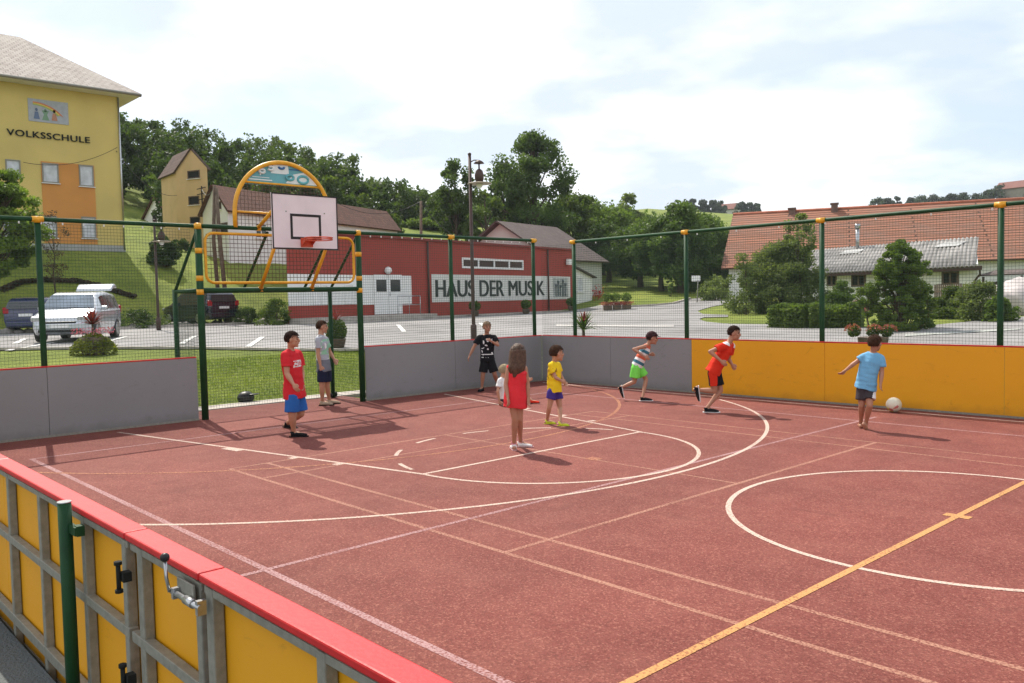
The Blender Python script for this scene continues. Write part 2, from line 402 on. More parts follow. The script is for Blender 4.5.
# ---------------------------------------------------------------- court
mb = MB(); mb.b2((-.02, -12.16, -.30), (22.2, .06, 0.0)); tag(mb.build('court', MT['court']), kind='structure')
mb = MB(); mb.b2((-1.14, -7.95, -.3), (-.024, -4.4, -.004)); tag(mb.build('goal_court', MT['court']), kind='structure')
mb = MB(); mb.b2((-.55, -40, -.3), (-.03, -7.92, -.012)); mb.b2((-.55, -4.38, -.3), (-.03, .6, -.012)); mb.b2((-1.72, -8.4, -.3), (-1.145, -3.6, .008)); tag(mb.build('pavement', MT['concrete']), kind='structure')
mb = MB(); mb.b2((-1, -40, -.3), (40, -12.205, .12)); tag(mb.build('pavement', MT['asphalt_old']), kind='structure')
def strip(mb, pts, w, z=.004, closed=False):
    pts = [Vector((p[0], p[1], 0)) for p in pts]; n = len(pts); L = []
    for i, p in enumerate(pts):
        t = (pts[(i + 1) % n] - pts[i - 1]) if closed else (pts[min(i + 1, n - 1)] - pts[max(i - 1, 0)]); t.normalize()
        q = Vector((-t.y, t.x, 0)) * w / 2; L.append((p + q, p - q))
    vs = [(mb.bm.verts.new((a.x, a.y, z)), mb.bm.verts.new((b.x, b.y, z))) for a, b in L]
    for i in range(n if closed else n - 1):
        a, b = vs[i], vs[(i + 1) % n]; mb.bm.faces.new((a[0], a[1], b[1], b[0]))
def arc(cx, cy, r, a0, a1, n=60): return [(cx + r * math.cos(R_(a0 + (a1 - a0) * i / n)), cy + r * math.sin(R_(a0 + (a1 - a0) * i / n))) for i in range(n + 1)]
def marking(pl, m, z): # list of (points, width)
    mb = MB()
    for k, (pts, w) in enumerate(pl): strip(mb, pts, w, z + .00002 * k)
    mb.bm.normal_update()
    for f in mb.bm.faces:
        if f.normal.z < 0: f.normal_flip()
    o = mb.build('court_marking', m, fixn=False)
    tag(o, kind='structure'); return o
cy = -6.05
w5 = .05
white = [(arc(1.78, cy, 6.33, -56.5, 59.5), .048), ([(.3, -9.1), (6.17, -7.9)], w5), ([(.3, -3.0), (6.17, -4.25)], w5), ([(6.15, -7.93), (6.15, -4.23)], w5),
         (arc(6.15, -6.08, 1.82, -90, 90), .048), ([(10.8 + 1.8 * math.cos(a * math.pi / 45), -6.0 + 1.8 * math.sin(a * math.pi / 45)) for a in range(91)], .047),
         ([(.3, -.28), (22, -.28)], .05), ([(.3, -11.9), (22, -11.9)], .05)]
for k in range(6): white.append((arc(6.15, -6.08, 1.78, 103 + k * 29, 103 + k * 29 + 13, 4), .05))
for yy, sg in ((-9.1, 1), (-3.0, -1)):
    for xx in (3.05, 4.2, 4.95): # lane blocks
        yl = yy + sg * .205 * (xx - .3)
        white.append(([(xx, yl), (xx + .02, yl - sg * .12)], .1 if xx > 3.1 else .34))
marking(white, MT['l_white'], .0024)
marking([(arc(-.34, -5.9, 5.76, -62, 74), .05), ([(6.86, -6.08), (7.03, -6.08)], .13), ([(6.95, -6.16), (6.95, -6.0)], .05)], MT['l_orange'], .0019)
marking([([(4.26, -9.18), (17.6, -9.18)], .045), ([(4.26, -8.73), (17.6, -8.73)], .045), ([(4.26, -9.2), (4.26, -3.06)], .04), ([(5.02, -9.18), (5.02, -3.08)], .04),
         ([(4.3, -3.08), (17.6, -3.08)], .04), ([(4.3, -3.52), (17.6, -3.52)], .04), ([(8.84, -9.18), (8.84, -3.08)], .045), ([(4.26, -6.12), (8.84, -6.12)], .035)], MT['l_tan'], .0009)
marking([([(1.75, -10.58), (20, -10.58)], .055), ([(1.75, -1.52), (20, -1.52)], .05), ([(1.75, -10.6), (1.75, -1.5)], .05), ([(7.92, -10.8), (7.92, -1.0)], .05)], MT['l_lilac'], .0014)
marking([([(10.8, -12.1), (10.8, 0)], .052), ([(10.70, -6.0), (10.90, -6.0)], .10)], MT['l_yellow'], .0029)
# ---------------------------------------------------------------- fences
def mesh_grid(name, parent, P0, du, L, z0, z1, step=.046, w=.0027, m='green_wire', stepz=None):
    """welded wire mesh as real wires"""
    mb = MB(); du = Vector(du).normalized(); P0 = Vector(P0); nrm = Vector((-du.y, du.x, 0)); sz = stepz or step
    n = int(L / step)
    for i in range(n + 1):
        p = P0 + du * (i * L / n); mb.tube([(p.x, p.y, z0), (p.x, p.y, z1)], w / 2 * 1.2, 4, False)
    k = int((z1 - z0) / sz)
    for j in range(k + 1):
        z = z0 + (z1 - z0) * j / k; p = P0 + nrm * .0022; q = p + du * L
        mb.tube([(p.x, p.y, z), (q.x, q.y, z)], w / 2 * 2.1, 4, False)
    return mb.build(name, MT[m], parent, fixn=False)
def post(parent, x, y, z1, r=.042, m='green_post', cap=True, z0=-.02, name='post'):
    mb = MB(); mb.tube([(x, y, z0), (x, y, z1)], r, 14); return mb.build(name, MT[m], parent)
def clamp(parent, x, y, z, ax, r=.05, L=.15):
    a = Vector(ax).normalized(); c = Vector((x, y, z)); mb = MB()
    mb.tube([c - a * L / 2, c + a * L / 2], r * .84, 12); mb.tube([c + Vector((0, 0, -.05)), c + Vector((0, 0, .035))], r * .92, 12)
    return mb.build('clamp', MT['yellow_metal'], parent)
def board(parent, p, q, z0, z1, m, th=.018, name='board', lab=None):
    p = Vector((*p, 0)); q = Vector((*q, 0)); d = (q - p); L = d.length - .006; mb = MB()
    mb.box(((p.x + q.x) / 2, (p.y + q.y) / 2, (z0 + z1) / 2), (L, th, z1 - z0), d)
    o = mb.build(name, MT[m], parent, bevel=.002)
    if lab: o['label'] = lab
    return o
def capstrip(parent, p, q, z, w=.06, h=.035, m='red_cap', name='cap'):
    p = Vector((*p, 0)); q = Vector((*q, 0)); mb = MB(); mb.box(((p.x + q.x) / 2, (p.y + q.y) / 2, z), ((q - p).length - .004, w, h), q - p)
    return mb.build(name, MT[m], parent, bevel=.006)
def clips(parent, P0, du, L, z, n):
    base = None; du = Vector(du)
    for i in range(n):
        p = Vector(P0) + du * (L * (i + .5) / n)
        if base is None: mb = MB(); mb.box((p.x, p.y, z), (.016, .02, .032), du); base = mb.build('net_clip', MT['white_gloss'], parent); b0 = p
        else:
            c = base.copy(); C.objects.link(c); c.location = base.location + (p - b0)
# end fence, beside and behind the goal
EF = empty('pitch_fence', (0, -6.1, 0), 'end fence of low grey boards with wire mesh above, on both sides of the goal', 'fence')
RZ = 3.11
for (a, b) in ((-12.08, -9.93), (-9.93, -7.76)): board(EF, (-.012, a), (-.012, b), .03, 1.0, 'grey_board')
for (a, b) in ((-4.60, -2.46), (-2.46, 0.0)): board(EF, (-.012, a), (-.012, b), .03, 1.0, 'grey_board')
capstrip(EF, (-.03, -12.08), (-.03, -7.76), 1.012, .05, .022); capstrip(EF, (-.03, -4.60), (-.03, .03), 1.012, .05, .022)
for y in (-12.08, -9.94, -2.46, -.13): post(EF, -.075, y, RZ); clamp(EF, -.06, y, RZ, (0, 1, 0))
mb = MB(); mb.tube([(-.06, -12.1, RZ), (-.06, -.1, RZ)], .032, 12); mb.build('top_rail', MT['green_post'], EF)
mesh_grid('wire_mesh', EF, (-.05, -12.05, 0), (0, 1, 0), 4.28, 1.03, RZ - .06)
mesh_grid('wire_mesh', EF, (-.05, -4.60, 0), (0, 1, 0), 4.45, 1.03, RZ - .06)
clips(EF, (-.045, -12.0, 0), (0, 1, 0), 4.2, RZ - .055, 15); clips(EF, (-.045, -4.5, 0), (0, 1, 0), 4.3, RZ - .055, 18)
for y in (-11.4, -10.7, -9.2, -8.5, -3.9, -3.2, -1.7, -1.0):
    mb = MB(); mb.box((-.052, y, .5), (.05, .05, .95)); mb.build('frame', MT['galv'], EF)
for a, b in ((-12.08, -7.76), (-4.6, 0)):
    mb = MB(); mb.b2((-.03, a, .0), (.004, b, .032)); mb.build('base_strip', MT['galv'], EF)
# side fence
SF = empty('pitch_fence', (8, 0, 0), 'long side fence of grey then yellow boards under green wire mesh, behind the runners', 'fence')
bx = [0.02, 2.0, 3.99, 6.62, 9.3, 11.95, 14.6, 17.3, 20.0, 22.2]
for i, (a, b) in enumerate(zip(bx, bx[1:])):
    board(SF, (a, .012), (b, .012), .03, 1.0, 'grey_board' if i < 2 else 'yellow_board', lab='grey board' if i < 2 else 'yellow board'); capstrip(SF, (a, .03), (b, .03), 1.012, .05, .022)
RB = 3.02
px_ = [.96, 3.84, 6.54, 9.22, 11.9, 14.6, 17.3, 20.0]
for x in px_: post(SF, x, .075, RB); clamp(SF, x, .06, RB, (1, 0, 0))
mb = MB(); mb.tube([(.9, .06, RB), (20.05, .06, RB)], .032, 12); mb.build('top_rail', MT['green_post'], SF)
mesh_grid('wire_mesh', SF, (.98, .05, 0), (1, 0, 0), 13.6, 1.03, RB - .04)
mesh_grid('wire_mesh', SF, (.0, .05, 0), (1, 0, 0), .96, 1.03, RB - .04)
clips(SF, (1.2, .045, 0), (1, 0, 0), 10, RB - .055, 12)
mb = MB(); mb.b2((.0, .0, .0), (22.2, .03, .030)); mb.build('base_strip', MT['galv'], SF)
for i in range(24):
    x = .45 + i * .9
    mb = MB(); mb.box((x, .052, .5), (.05, .05, .95)); mb.build('frame', MT['galv'], SF)
# near fence
NF = empty('pitch_fence', (9, -12.2, 0), 'near fence of yellow boards in grey steel frames, red capping and a latched gate', 'fence')
yb = -12.145; xj = [-.1, 1.9, 3.9, 5.9, 8.0, 10.12]
XS = 10.785
for a, b in zip(xj, xj[1:]):
    board(NF, (a, yb), (b, yb), .06, .985, 'yellow_board', .014); capstrip(NF, (a, -12.16), (b, -12.16), 1.0, .090, .026)
board(NF, (10.13, yb), (XS, yb), .06, .985, 'yellow_board', .014, 'gate_board'); capstrip(NF, (10.125, -12.16), (XS, -12.16), 1.0, .090, .026, name='gate_cap')
for a, b in ((XS, 13.0), (13.0, 15), (15, 17), (17, 19), (19, 22.2)):
    board(NF, (a + .01, yb), (b, yb), .06, .985, 'yellow_board', .014); capstrip(NF, (a + .006, -12.16), (b, -12.16), 1.0, .090, .026)
def nframe(x, w=.042, d=.038, z1=.975, name='frame'):
    mb = MB(); mb.box((x, -12.155 - d / 2, (z1 + .04) / 2), (w, d, z1 - .04)); mb.build(name, MT['galv'], NF, bevel=.004)
for x in (5.9, 6.5, 7.1, 7.7, 8.28, 8.89, 9.57, 10.07): nframe(x)
nframe(10.235, .05, name='gate_frame'); nframe(10.75, .04, name='gate_frame'); nframe(10.835, .05)
for x in (11.50, 12.2, 12.95, 13.6, 14.3): nframe(x)
for z, h in ((.20, .06), (.63, .045), (.962, .03)):
    for a, b in ((-.1, 10.11), (10.14, XS - .01), (XS + .01, 22.2)):
        mb = MB(); mb.box(((a + b) / 2, -12.1725 - (.007 if z < .9 else 0), z), (b - a, .036, h * .85)); mb.build('crossbar', MT['galv'], NF, bevel=.003)
mb = MB(); mb.b2((-.1, -12.16, 0), (22.2, -12.13, .062)); mb.build('base_strip', MT['galv'], NF)
# hinges
for z in (.86, .48):
    mb = MB(); mb.tube([(10.14, -12.235, z - .05), (10.14, -12.235, z + .05)], .0085, 10); mb.tube([(10.14, -12.235, z + .045), (10.14, -12.235, z + .058)], .014, 8); mb.tube([(10.14, -12.235, z - .058), (10.14, -12.235, z - .045)], .014, 8)
    mb.box((10.15, -12.212, z), (.035, .03, .035)); mb.build('hinge', MT['dark'], NF)
# latch: bracket, rod, lever and black knob
mb = MB(); mb.box((10.70, -12.208, .935), (.13, .008, .07)); mb.build('latch_plate', MT['galv'], NF, bevel=.002)
mb = MB(); mb.tube([(10.63, -12.226, .925), (10.85, -12.226, .925)], .009, 12); mb.tube([(10.74, -12.226, .925), (10.80, -12.226, .925)], .014, 12)
mb.box((10.655, -12.222, .925), (.016, .028, .035)); mb.box((10.835, -12.218, .922), (.018, .028, .045)); mb.build('latch_bolt', MT['galv_bright'], NF)
lv = MB(); lv.tube([(10.632, -12.235, .925), (10.622, -12.240, .97), (10.618, -12.240, 1.02)], .006, 8); lv = lv.build('latch_lever', MT['galv_bright'], NF)
mb = MB(); mb.ball((10.617, -12.240, 1.035), .0155); mb.build('knob', MT['black'], lv)
# green post in front of the near fence
GP = empty('steel_post', (9.55, -12.25, .12), 'green steel post with a pale top, clamped to the back of the near fence', 'post')
mb = MB(); mb.tube([(9.55, -12.25, .1), (9.55, -12.25, 1.04)], .0265, 20); mb.build('post', MT['green_post'], GP)
mb = MB(); mb.tube([(9.55, -12.25, 1.04), (9.55, -12.25, 1.045)], .0275, 20); mb.build('cap', MT['galv_bright'], GP)
mb = MB(); mb.box((9.61, -12.235, .935), (.10, .02, .035)); mb.box((9.64, -12.222, .935), (.04, .03, .042)); mb.build('bracket', MT['green_post'], GP)
# ---------------------------------------------------------------- goal with basketball board
GO = empty('goal', (0, -6.15, 0), 'green goal frame with a yellow arch and a white basketball backboard on it', 'goal')
yl, yr, yc = -7.66, -4.68, -6.15
mb = MB(); mb.box((-.05, .05, .5), (.07, .07, 1.0)); mb.build('corner_post', MT['galv'], EF)
for y in (yl, yr): post(GO, 0, y, RZ - .0, .055)
for y in (yl, yr):
    for z in (RZ - .005, 2.72, 2.28, 2.06): clamp(GO, 0, y, z, (0, 1, 0), .062, .075)
    post(GO, -1.05, y, 2.12, .04, name='back_post')
    mb = MB(); mb.tube([(0, y, 2.08), (-1.05, y, 2.08)], .032, 10); mb.build('side_bar', MT['green_post'], GO)
    mb = MB(); mb.ball((-1.0, y - .09, .055), .06, (1, .7, .9)); mb.ball((-1.12, y + .09, .055), .06, (1, .7, .9)); mb.tube([(-1.0, y - .1, .05), (-1.12, y + .1, .05)], .02, 8); mb.build('foot', MT['black'], GO)
mb = MB(); mb.tube([(0, yl, 2.08), (0, yr, 2.08)], .042, 12); mb.build('crossbar', MT['green_post'], GO)
mb = MB(); mb.tube([(0, yl, RZ), (0, yr, RZ)], .034, 12); mb.build('top_bar', MT['green_post'], GO)
mb = MB(); mb.tube([(-1.05, yl, 2.08), (-1.05, yr, 2.08)], .034, 12); mb.build('back_bar', MT['green_post'], GO)
for y in (yl, -6.45, -5.25, yr):
    mb = MB(); mb.tube([(-.03, y, RZ - .06), (-1.02, y, 2.1)], .026, 10); mb.build('brace', MT['green_post'], GO)
mesh_grid('net', GO, (-1.07, yl, 0), (0, 1, 0), yr - yl, .02, 2.06, .05, .003)
for y in (yl, yr): mesh_grid('side_net', GO, (-1.05, y, 0), (1, 0, 0), 1.02, .02, 2.06, .05, .003)
def rrect(y0, y1, z0, z1, r, n=8, x=.02):
    P = []
    for cy_, cz, a in ((y1 - r, z1 - r, 0), (y0 + r, z1 - r, 90), (y0 + r, z0 + r, 180), (y1 - r, z0 + r, 270)):
        P += [(x, cy_ + r * math.cos(R_(a + 90 * i / n)), cz + r * math.sin(R_(a + 90 * i / n))) for i in range(n + 1)]
    return P
mb = MB(); mb.tube(rrect(-7.56, -4.80, 2.20, 3.0, .14), .024, 10, closed=True); gp = mb.build('guard_panel', MT['yellow_metal'], GO)
mesh_grid('panel_mesh', gp, (.02, -7.54, 0), (0, 1, 0), 2.72, 2.22, 2.98, .065, .006, 'orange_wire')
ap = [(0.02, yc - .89, RZ)] + [(0.02, yc - .89 * math.cos(R_(a)), 3.35 + .89 * math.sin(R_(a))) for a in range(0, 181, 6)] + [(0.02, yc + .89, RZ)]
mb = MB(); mb.tube(ap, .036, 12); ar = mb.build('arch', MT['yellow_metal'], GO)
for z in (3.37, 3.87):
    hw = .89 if z < 3.4 else .89 * math.cos(math.asin((3.87 - 3.35) / .89))
    mb = MB(); mb.tube([(.02, yc - hw, z), (.02, yc + hw, z)], .018, 8); mb.build('arch_bar', MT['yellow_metal'], GO)
mb = MB(); st = .065
k = -13
while k <= 13:
    y = yc + k * st; h = 3.35 + math.sqrt(max(0, .89 ** 2 - (y - yc) ** 2)); h = min(h, 3.87)
    mb.tube([(.02, y, 3.14), (.02, y, h)], .004, 4, False); k += 1
z = 3.18
while z < 3.86:
    hw = .9 if z < 3.35 else math.sqrt(.9 ** 2 - (z - 3.35) ** 2); mb.tube([(.024, yc - hw, z), (.024, yc + hw, z)], .004, 4, False); z += st
mb.build('arch_mesh', MT['orange_wire'], GO, fixn=False)
sg = [(.0, yc - .9 * math.cos(R_(a)), 3.35 + .89 * math.sin(R_(a))) for a in range(33, 148, 4)]
mb = MB(); mb.prism([(x - .006, y, z) for x, y, z in sg], (.012, 0, 0)); sign = mb.build('arch_sign', mat('sign_teal', (.13, .36, .41), .45, .1, 4), GO)
wm = mat('sign_white', (.70, .74, .74), .4, .05, 4); bm_ = mat('sign_blue', (.03, .13, .32), .4, .05, 4)
def sgp(y0, z0, y1, z1, m, name='sign_marking', x=.009):
    mb = MB(); mb.b2((x, yc + y0, z0), (x + .003, yc + y1, z1)); mb.build(name, m, sign)
# pale right and centre fields with lighter and darker shapes, as on the arch sign
mb = MB(); mb.prism([(.007, yc + .05, 3.90), (.007, yc + .70, 3.90), (.007, yc + .60, 4.02), (.007, yc + .46, 4.12), (.007, yc + .2, 4.06)], (.003, 0, 0)); mb.build('sign_field', wm, sign)
mb = MB(); mb.prism([(.007, yc - .22, 4.05), (.007, yc + .12, 4.05), (.007, yc + .10, 4.24), (.007, yc - .16, 4.22)], (.003, 0, 0)); mb.build('sign_field', wm, sign)
def ring(cy_, cz, r, m, a0=0, a1=360, w=.022):
    mb = MB(); mb.tube([(.014, yc + cy_ + r * math.cos(R_(a0 + (a1 - a0) * i / 16)), cz + r * .62 * math.sin(R_(a0 + (a1 - a0) * i / 16))) for i in range(17)], w, 5); mb.build('sign_marking', m, sign)
tl = mat('sign_cyan', (.12, .40, .45), .4, .05, 4)
ring(.13, 4.0, .07, tl); ring(.38, 3.98, .10, tl); ring(-.02, 4.17, .05, bm_, 180, 360); ring(-.38, 4.07, .05, wm); ring(-.22, 4.13, .05, wm, 200, 500)
sgp(-.62, 3.915, -.2, 3.935, wm); sgp(-.56, 3.96, -.25, 3.972, wm); sgp(.12, 4.13, .32, 4.15, bm_); sgp(-.42, 4.0, -.40, 4.12, wm)
for s_, (y, zb, zt) in enumerate(((-6.62, 2.1, 2.95), (-5.66, 2.1, 2.95), (-6.62, 3.12, 3.45), (-5.66, 3.12, 3.45))):
    mb = MB(); mb.tube([(.03, y - .02, zb), (.56, y + (.06), zt)], .03, 10); mb.build('strut', MT['yellow_metal'], GO)
    clamp(GO, .0, y, zb, (0, 1, 0), .045, .06)
mb = MB(); mb.b2((.585, -6.685, 2.735), (.605, -5.465, 3.645)); bb = mb.build('backboard', MT['backboard'], GO, bevel=.002)
def bord(y0, z0, y1, z1, w, name, x=.606):
    mb = MB()
    mb.b2((x, y0, z0), (x + .003, y1, z0 + w)); mb.b2((x, y0, z1 - w), (x + .003, y1, z1)); mb.b2((x, y0, z0 + w), (x + .003, y0 + w, z1 - w)); mb.b2((x, y1 - w, z0 + w), (x + .003, y1, z1 - w))
    return mb.build(name, MT['black_line'], bb)
bord(-6.685, 2.735, -5.465, 3.645, .022, 'border'); bord(-6.36, 2.90, -5.79, 3.32, .042, 'target_frame')
mb = MB()
for y in (-6.43, -5.72): mb.tube([(.604, y, 3.35), (.611, y, 3.35)], .012, 8)
mb.build('bolt', MT['galv'], bb)
rc = Vector((1.0, -6.075, 2.90))
mb = MB(); mb.tube([rc + Vector((.225 * math.cos(R_(a)), .225 * math.sin(R_(a)), 0)) for a in range(0, 360, 12)], .011, 8, closed=True)
mb.tube([rc + Vector((.225 * math.cos(R_(a)), .225 * math.sin(R_(a)), -.03)) for a in range(0, 360, 12)], .009, 8, closed=True)
rm = mb.build('rim', MT['rim'], GO)
mb = MB(); mb.box((.62, -6.075, 2.85), (.02, .22, .15)); mb.prism([(.62, -6.17, 2.9), (.80, -6.17, 2.9), (.62, -6.17, 2.79)], (0, .012, 0)); mb.prism([(.62, -5.99, 2.9), (.80, -5.99, 2.9), (.62, -5.99, 2.79)], (0, .012, 0)); mb.box((.70, -6.075, 2.902), (.16, .2, .012)); mb.build('bracket', MT['rim'], rm)
# black cap left on the kerb, weights
cp = empty('helmet', ground(246, 403) + Vector((0, 0, .02)), 'black helmet lying on the pavement edge in the goal mouth', 'helmet')
q = Vector(cp.location)
mb = MB(); mb.ball(q + Vector((0, 0, .08)), .13, (1.1, 1.25, .95), 3); mb.build('shell', MT['black'], cp)
mb = MB(); mb.ball(q + Vector((.10, .12, .14)), .09, (.8, 1.3, .18), 2); mb.build('visor', MT['black'], cp)
# ball
m, n, l, b = nt('ball_leather')
tc = n.new('ShaderNodeTexCoord'); vo = n.new('ShaderNodeTexVoronoi'); vo.inputs['Scale'].default_value = 7.5; l.new(tc.outputs['Object'], vo.inputs['Vector'])
sp = n.new('ShaderNodeSeparateColor'); l.new(vo.outputs['Color'], sp.inputs[0]); cr = n.new('ShaderNodeValToRGB'); cr.color_ramp.interpolation = 'CONSTANT'
e = cr.color_ramp.elements; e[0].color = (.68, .64, .50, 1); e[1].position = .72; e[1].color = (.62, .52, .08, 1); k = e.new(.86); k.color = (.55, .16, .14, 1)
l.new(sp.outputs[0], cr.inputs[0]); l.new(cr.outputs[0], b.inputs['Base Color']); b.inputs['Roughness'].default_value = .4
P = Vector((7.9, -.35, .112)); mb = MB(); mb.ball(P, .112, sub=4); tag(mb.build('ball', m, origin=P), 'white and yellow football on the court by the yellow boards', 'ball')
# ---------------------------------------------------------------- people
def join_tmp(bm, voxel, smooth=3, its=None):
    me = bpy.data.meshes.new('tmp'); bmesh.ops.recalc_face_normals(bm, faces=bm.faces); bm.to_mesh(me); bm.free(); o = bpy.data.objects.new('tmp', me); C.objects.link(o)
    r = o.modifiers.new('r', 'REMESH'); r.mode = 'VOXEL'; r.voxel_size = voxel; r.use_smooth_shade = True
    s = o.modifiers.new('s', 'SMOOTH'); s.iterations = smooth; s.factor = .5
    bpy.context.view_layer.update(); out = bpy.data.meshes.new_from_object(o.evaluated_get(bpy.context.evaluated_depsgraph_get())); bpy.data.objects.remove(o); bpy.data.meshes.remove(me)
    for p in out.polygons: p.use_smooth = True
    return out
class Solid(MB):
    def limb(s, pts, rs, n=14, round_=True, ell=None, axis=None):
        """tapered limb through pts; ell = side to front ratio with side along axis"""
        pts = [Vector(p) for p in pts]; P = []; Rr = []
        for i in range(len(pts) - 1):
            k = 5
            for j in range(k):
                t = j / k; P.append(pts[i].lerp(pts[i + 1], t)); Rr.append(rs[i] + (rs[i + 1] - rs[i]) * t)
        P.append(pts[-1]); Rr.append(rs[-1]); rings = []
        N = len(P); ax = None
        for i, p in enumerate(P):
            t = (P[min(i + 1, N - 1)] - P[max(0, i - 1)]).normalized()
            a = axis if axis is not None else (ax if ax is not None else s.frame(t)[1]); a = (a - t * a.dot(t)).normalized(); ax = a; b = t.cross(a)
            r = Rr[i]; ea, eb = (r if not isinstance(r, Vector) else r.x), (r if not isinstance(r, Vector) else r.y)
            rings.append([s.bm.verts.new(p + a * ea * math.cos(q * 2 * math.pi / n) + b * eb * math.sin(q * 2 * math.pi / n)) for q in range(n)])
        for A, B in zip(rings, rings[1:]):
            for k in range(n): s.bm.faces.new((A[k], A[(k + 1) % n], B[(k + 1) % n], B[k]))
        s.bm.faces.new(rings[0][::-1]); s.bm.faces.new(rings[-1])
        if round_:
            for p, r in ((P[0], Rr[0]), (P[-1], Rr[-1])):
                if not isinstance(r, Vector): s.ball(p, r * .995, sub=2)
        return s
def V2(a, b): return Vector((a, b))
def person(label, foot, j, Hh, front, head_dir, skin, hair, shirt, shorts, shoes, opts=None):
    """j: joints as (px, py, v) - v metres towards the viewer from the plane of the feet"""
    op = opts or {}; d = ray(*foot); t = -CAM.z / d.z; Fp = CAM + d * t; Fp.z = 0
    tow = (CAM - Fp); tow.z = 0; tow.normalize(); rt = Vector((0, 0, 1)).cross(tow).normalized()
    def W(k):
        px, py, v = j[k]; dd = ray(px, py); n0 = Fp + tow * v; return CAM + dd * ((n0 - CAM).dot(tow) / dd.dot(tow))
    def onfloor(k):
        px, py = j[k][:2]; dd = ray(px, py); return CAM + dd * (-CAM.z / dd.z)
    o = empty('person', Fp, label, 'person'); s = Hh / 1.45
    fr = (rt * math.cos(R_(front)) + tow * math.sin(R_(front))).normalized(); sd = fr.cross(Vector((0, 0, 1))).normalized()
    hd = (rt * math.cos(R_(head_dir)) + tow * math.sin(R_(head_dir))).normalized(); hs = hd.cross(Vector((0, 0, 1))).normalized()
    if op.get('head_tilt'): hd = (hd - Vector((0, 0, op['head_tilt']))).normalized()
    hu = hs.cross(hd).normalized()
    neck, head, hips = W('neck'), W('head'), W('hips')
    up = (neck - hips).normalized(); Jn = {}
    for S in 'AB':
        for k in ('sh', 'el', 'ha', 'hp', 'kn'): Jn[k + S] = W(k + S)
        if ('gr' + S) in j: # foot on the floor: heel point below the ankle
            g = onfloor('gr' + S); Jn['an' + S] = g + Vector((0, 0, .075 * s))
        else: Jn['an' + S] = W('an' + S)
    J = lambda k: Jn[k]
    # ---- body
    B = Solid(); vx = .0085
    fat = op.get('fat', 1.0) * s
    chest = neck.lerp(hips, .30); waist = neck.lerp(hips, .68)
    B.limb([neck - up * .03 * s, chest, waist, hips, hips - up * .07 * s], [V2(.07, .055) * fat, V2(.135, .092) * fat, V2(.112, .082) * fat, V2(.128, .095) * fat, V2(.105, .085) * fat], 20, False, axis=sd)
    B.ball(hips, 1, (.12 * fat, .09 * fat, .085 * fat), 2, Matrix((sd, fr, up)).transposed())
    for S in 'AB':
        B.limb([neck - up * .035 * s, J('sh' + S)], [.052 * fat, .048 * fat]); B.limb([J('sh' + S), J('sh' + S).lerp(J('el' + S), .4), J('el' + S)], [.047 * fat, .041 * fat, .031 * fat])
        B.limb([J('el' + S), J('el' + S).lerp(J('ha' + S), .3), J('ha' + S)], [.032 * fat, .034 * fat, .020 * s])
        B.limb([J('hp' + S), J('hp' + S).lerp(J('kn' + S), .45), J('kn' + S)], [.076 * fat, .064 * fat, .045 * fat])
        calf = J('kn' + S).lerp(J('an' + S), .3)
        B.limb([J('kn' + S), calf, J('kn' + S).lerp(J('an' + S), .72), J('an' + S)], [.045 * fat, .046 * fat, .031 * fat, .029 * s])
        # foot
        fa = op.get('toe' + S, (front, 0)); fd = (rt * math.cos(R_(fa[0])) + tow * math.sin(R_(fa[0]))); fd = (fd * math.cos(R_(fa[1])) - Vector((0, 0, 1)) * math.sin(R_(fa[1]))).normalized()
        fu = (Vector((0, 0, 1)) - fd * fd.z).normalized() if abs(fd.z) < .95 else -rt * (1 if fd.z < 0 else -1)
        an = J('an' + S); heel = an - fu * .042 * s - fd * .03 * s; toe = an - fu * .052 * s + fd * .15 * s
        B.limb([heel, an - fu * .035 * s + fd * .06 * s, toe], [.032 * s, .034 * s, .022 * s]); B.limb([an, an - fu * .04 * s + fd * .03 * s], [.029 * s, .032 * s])
        if not shoes:
            fs_ = fd.cross(fu).normalized()
            for q in range(5): B.limb([toe + fs_ * (q - 2) * .013 * s, toe + fs_ * (q - 2) * .015 * s + fd * (.032 - abs(q - 1) * .004) * s], [.0105 * s, .009 * s], 8)
        Jn['_f' + S] = (an, fd, fu)
        # hand: palm, four fingers, thumb
        a = (J('ha' + S) - J('el' + S)).normalized(); wr = J('ha' + S); pn = (sd if abs(a.dot(sd)) < .8 else fr); pn = (pn - a * pn.dot(a)).normalized(); wid = a.cross(pn).normalized()
        B.limb([wr - a * .01, wr + a * .035 * s, wr + a * .07 * s], [V2(.022, .016) * s, V2(.034, .016) * s, V2(.033, .014) * s], 12, False, axis=wid)
        cur = op.get('curl', .45) * (-1 if S == 'A' else 1)
        for q, (off, ln) in enumerate(((-.024, .052), (-.008, .062), (.008, .058), (.023, .045))):
            b0 = wr + a * .066 * s + wid * off * s; b1 = b0 + (a * math.cos(cur) + pn * math.sin(cur)).normalized() * ln * .5 * s; b2 = b1 + (a * math.cos(2 * cur) + pn * math.sin(2 * cur)).normalized() * ln * .5 * s
            B.limb([b0, b1, b2], [.0088 * s, .0082 * s, .0068 * s], 8)
        tb = wr + a * .018 * s - wid * .028 * s; B.limb([tb, tb + (a * .7 - wid * .7).normalized() * .028 * s, tb + (a * 1.0 - wid * .35).normalized() * .055 * s], [.011 * s, .0095 * s, .0075 * s], 8)
    # head and neck
    hk = op.get('head', 1.0) * (.90 + .10 * s)
    B.limb([neck - up * .05 * s, neck.lerp(head, .35)], [.048 * s, .043 * s])
    Rm = Matrix((hs, hd, hu)).transposed()
    def hp_(x, y, z): return head + Rm @ Vector((x, y, z)) * hk
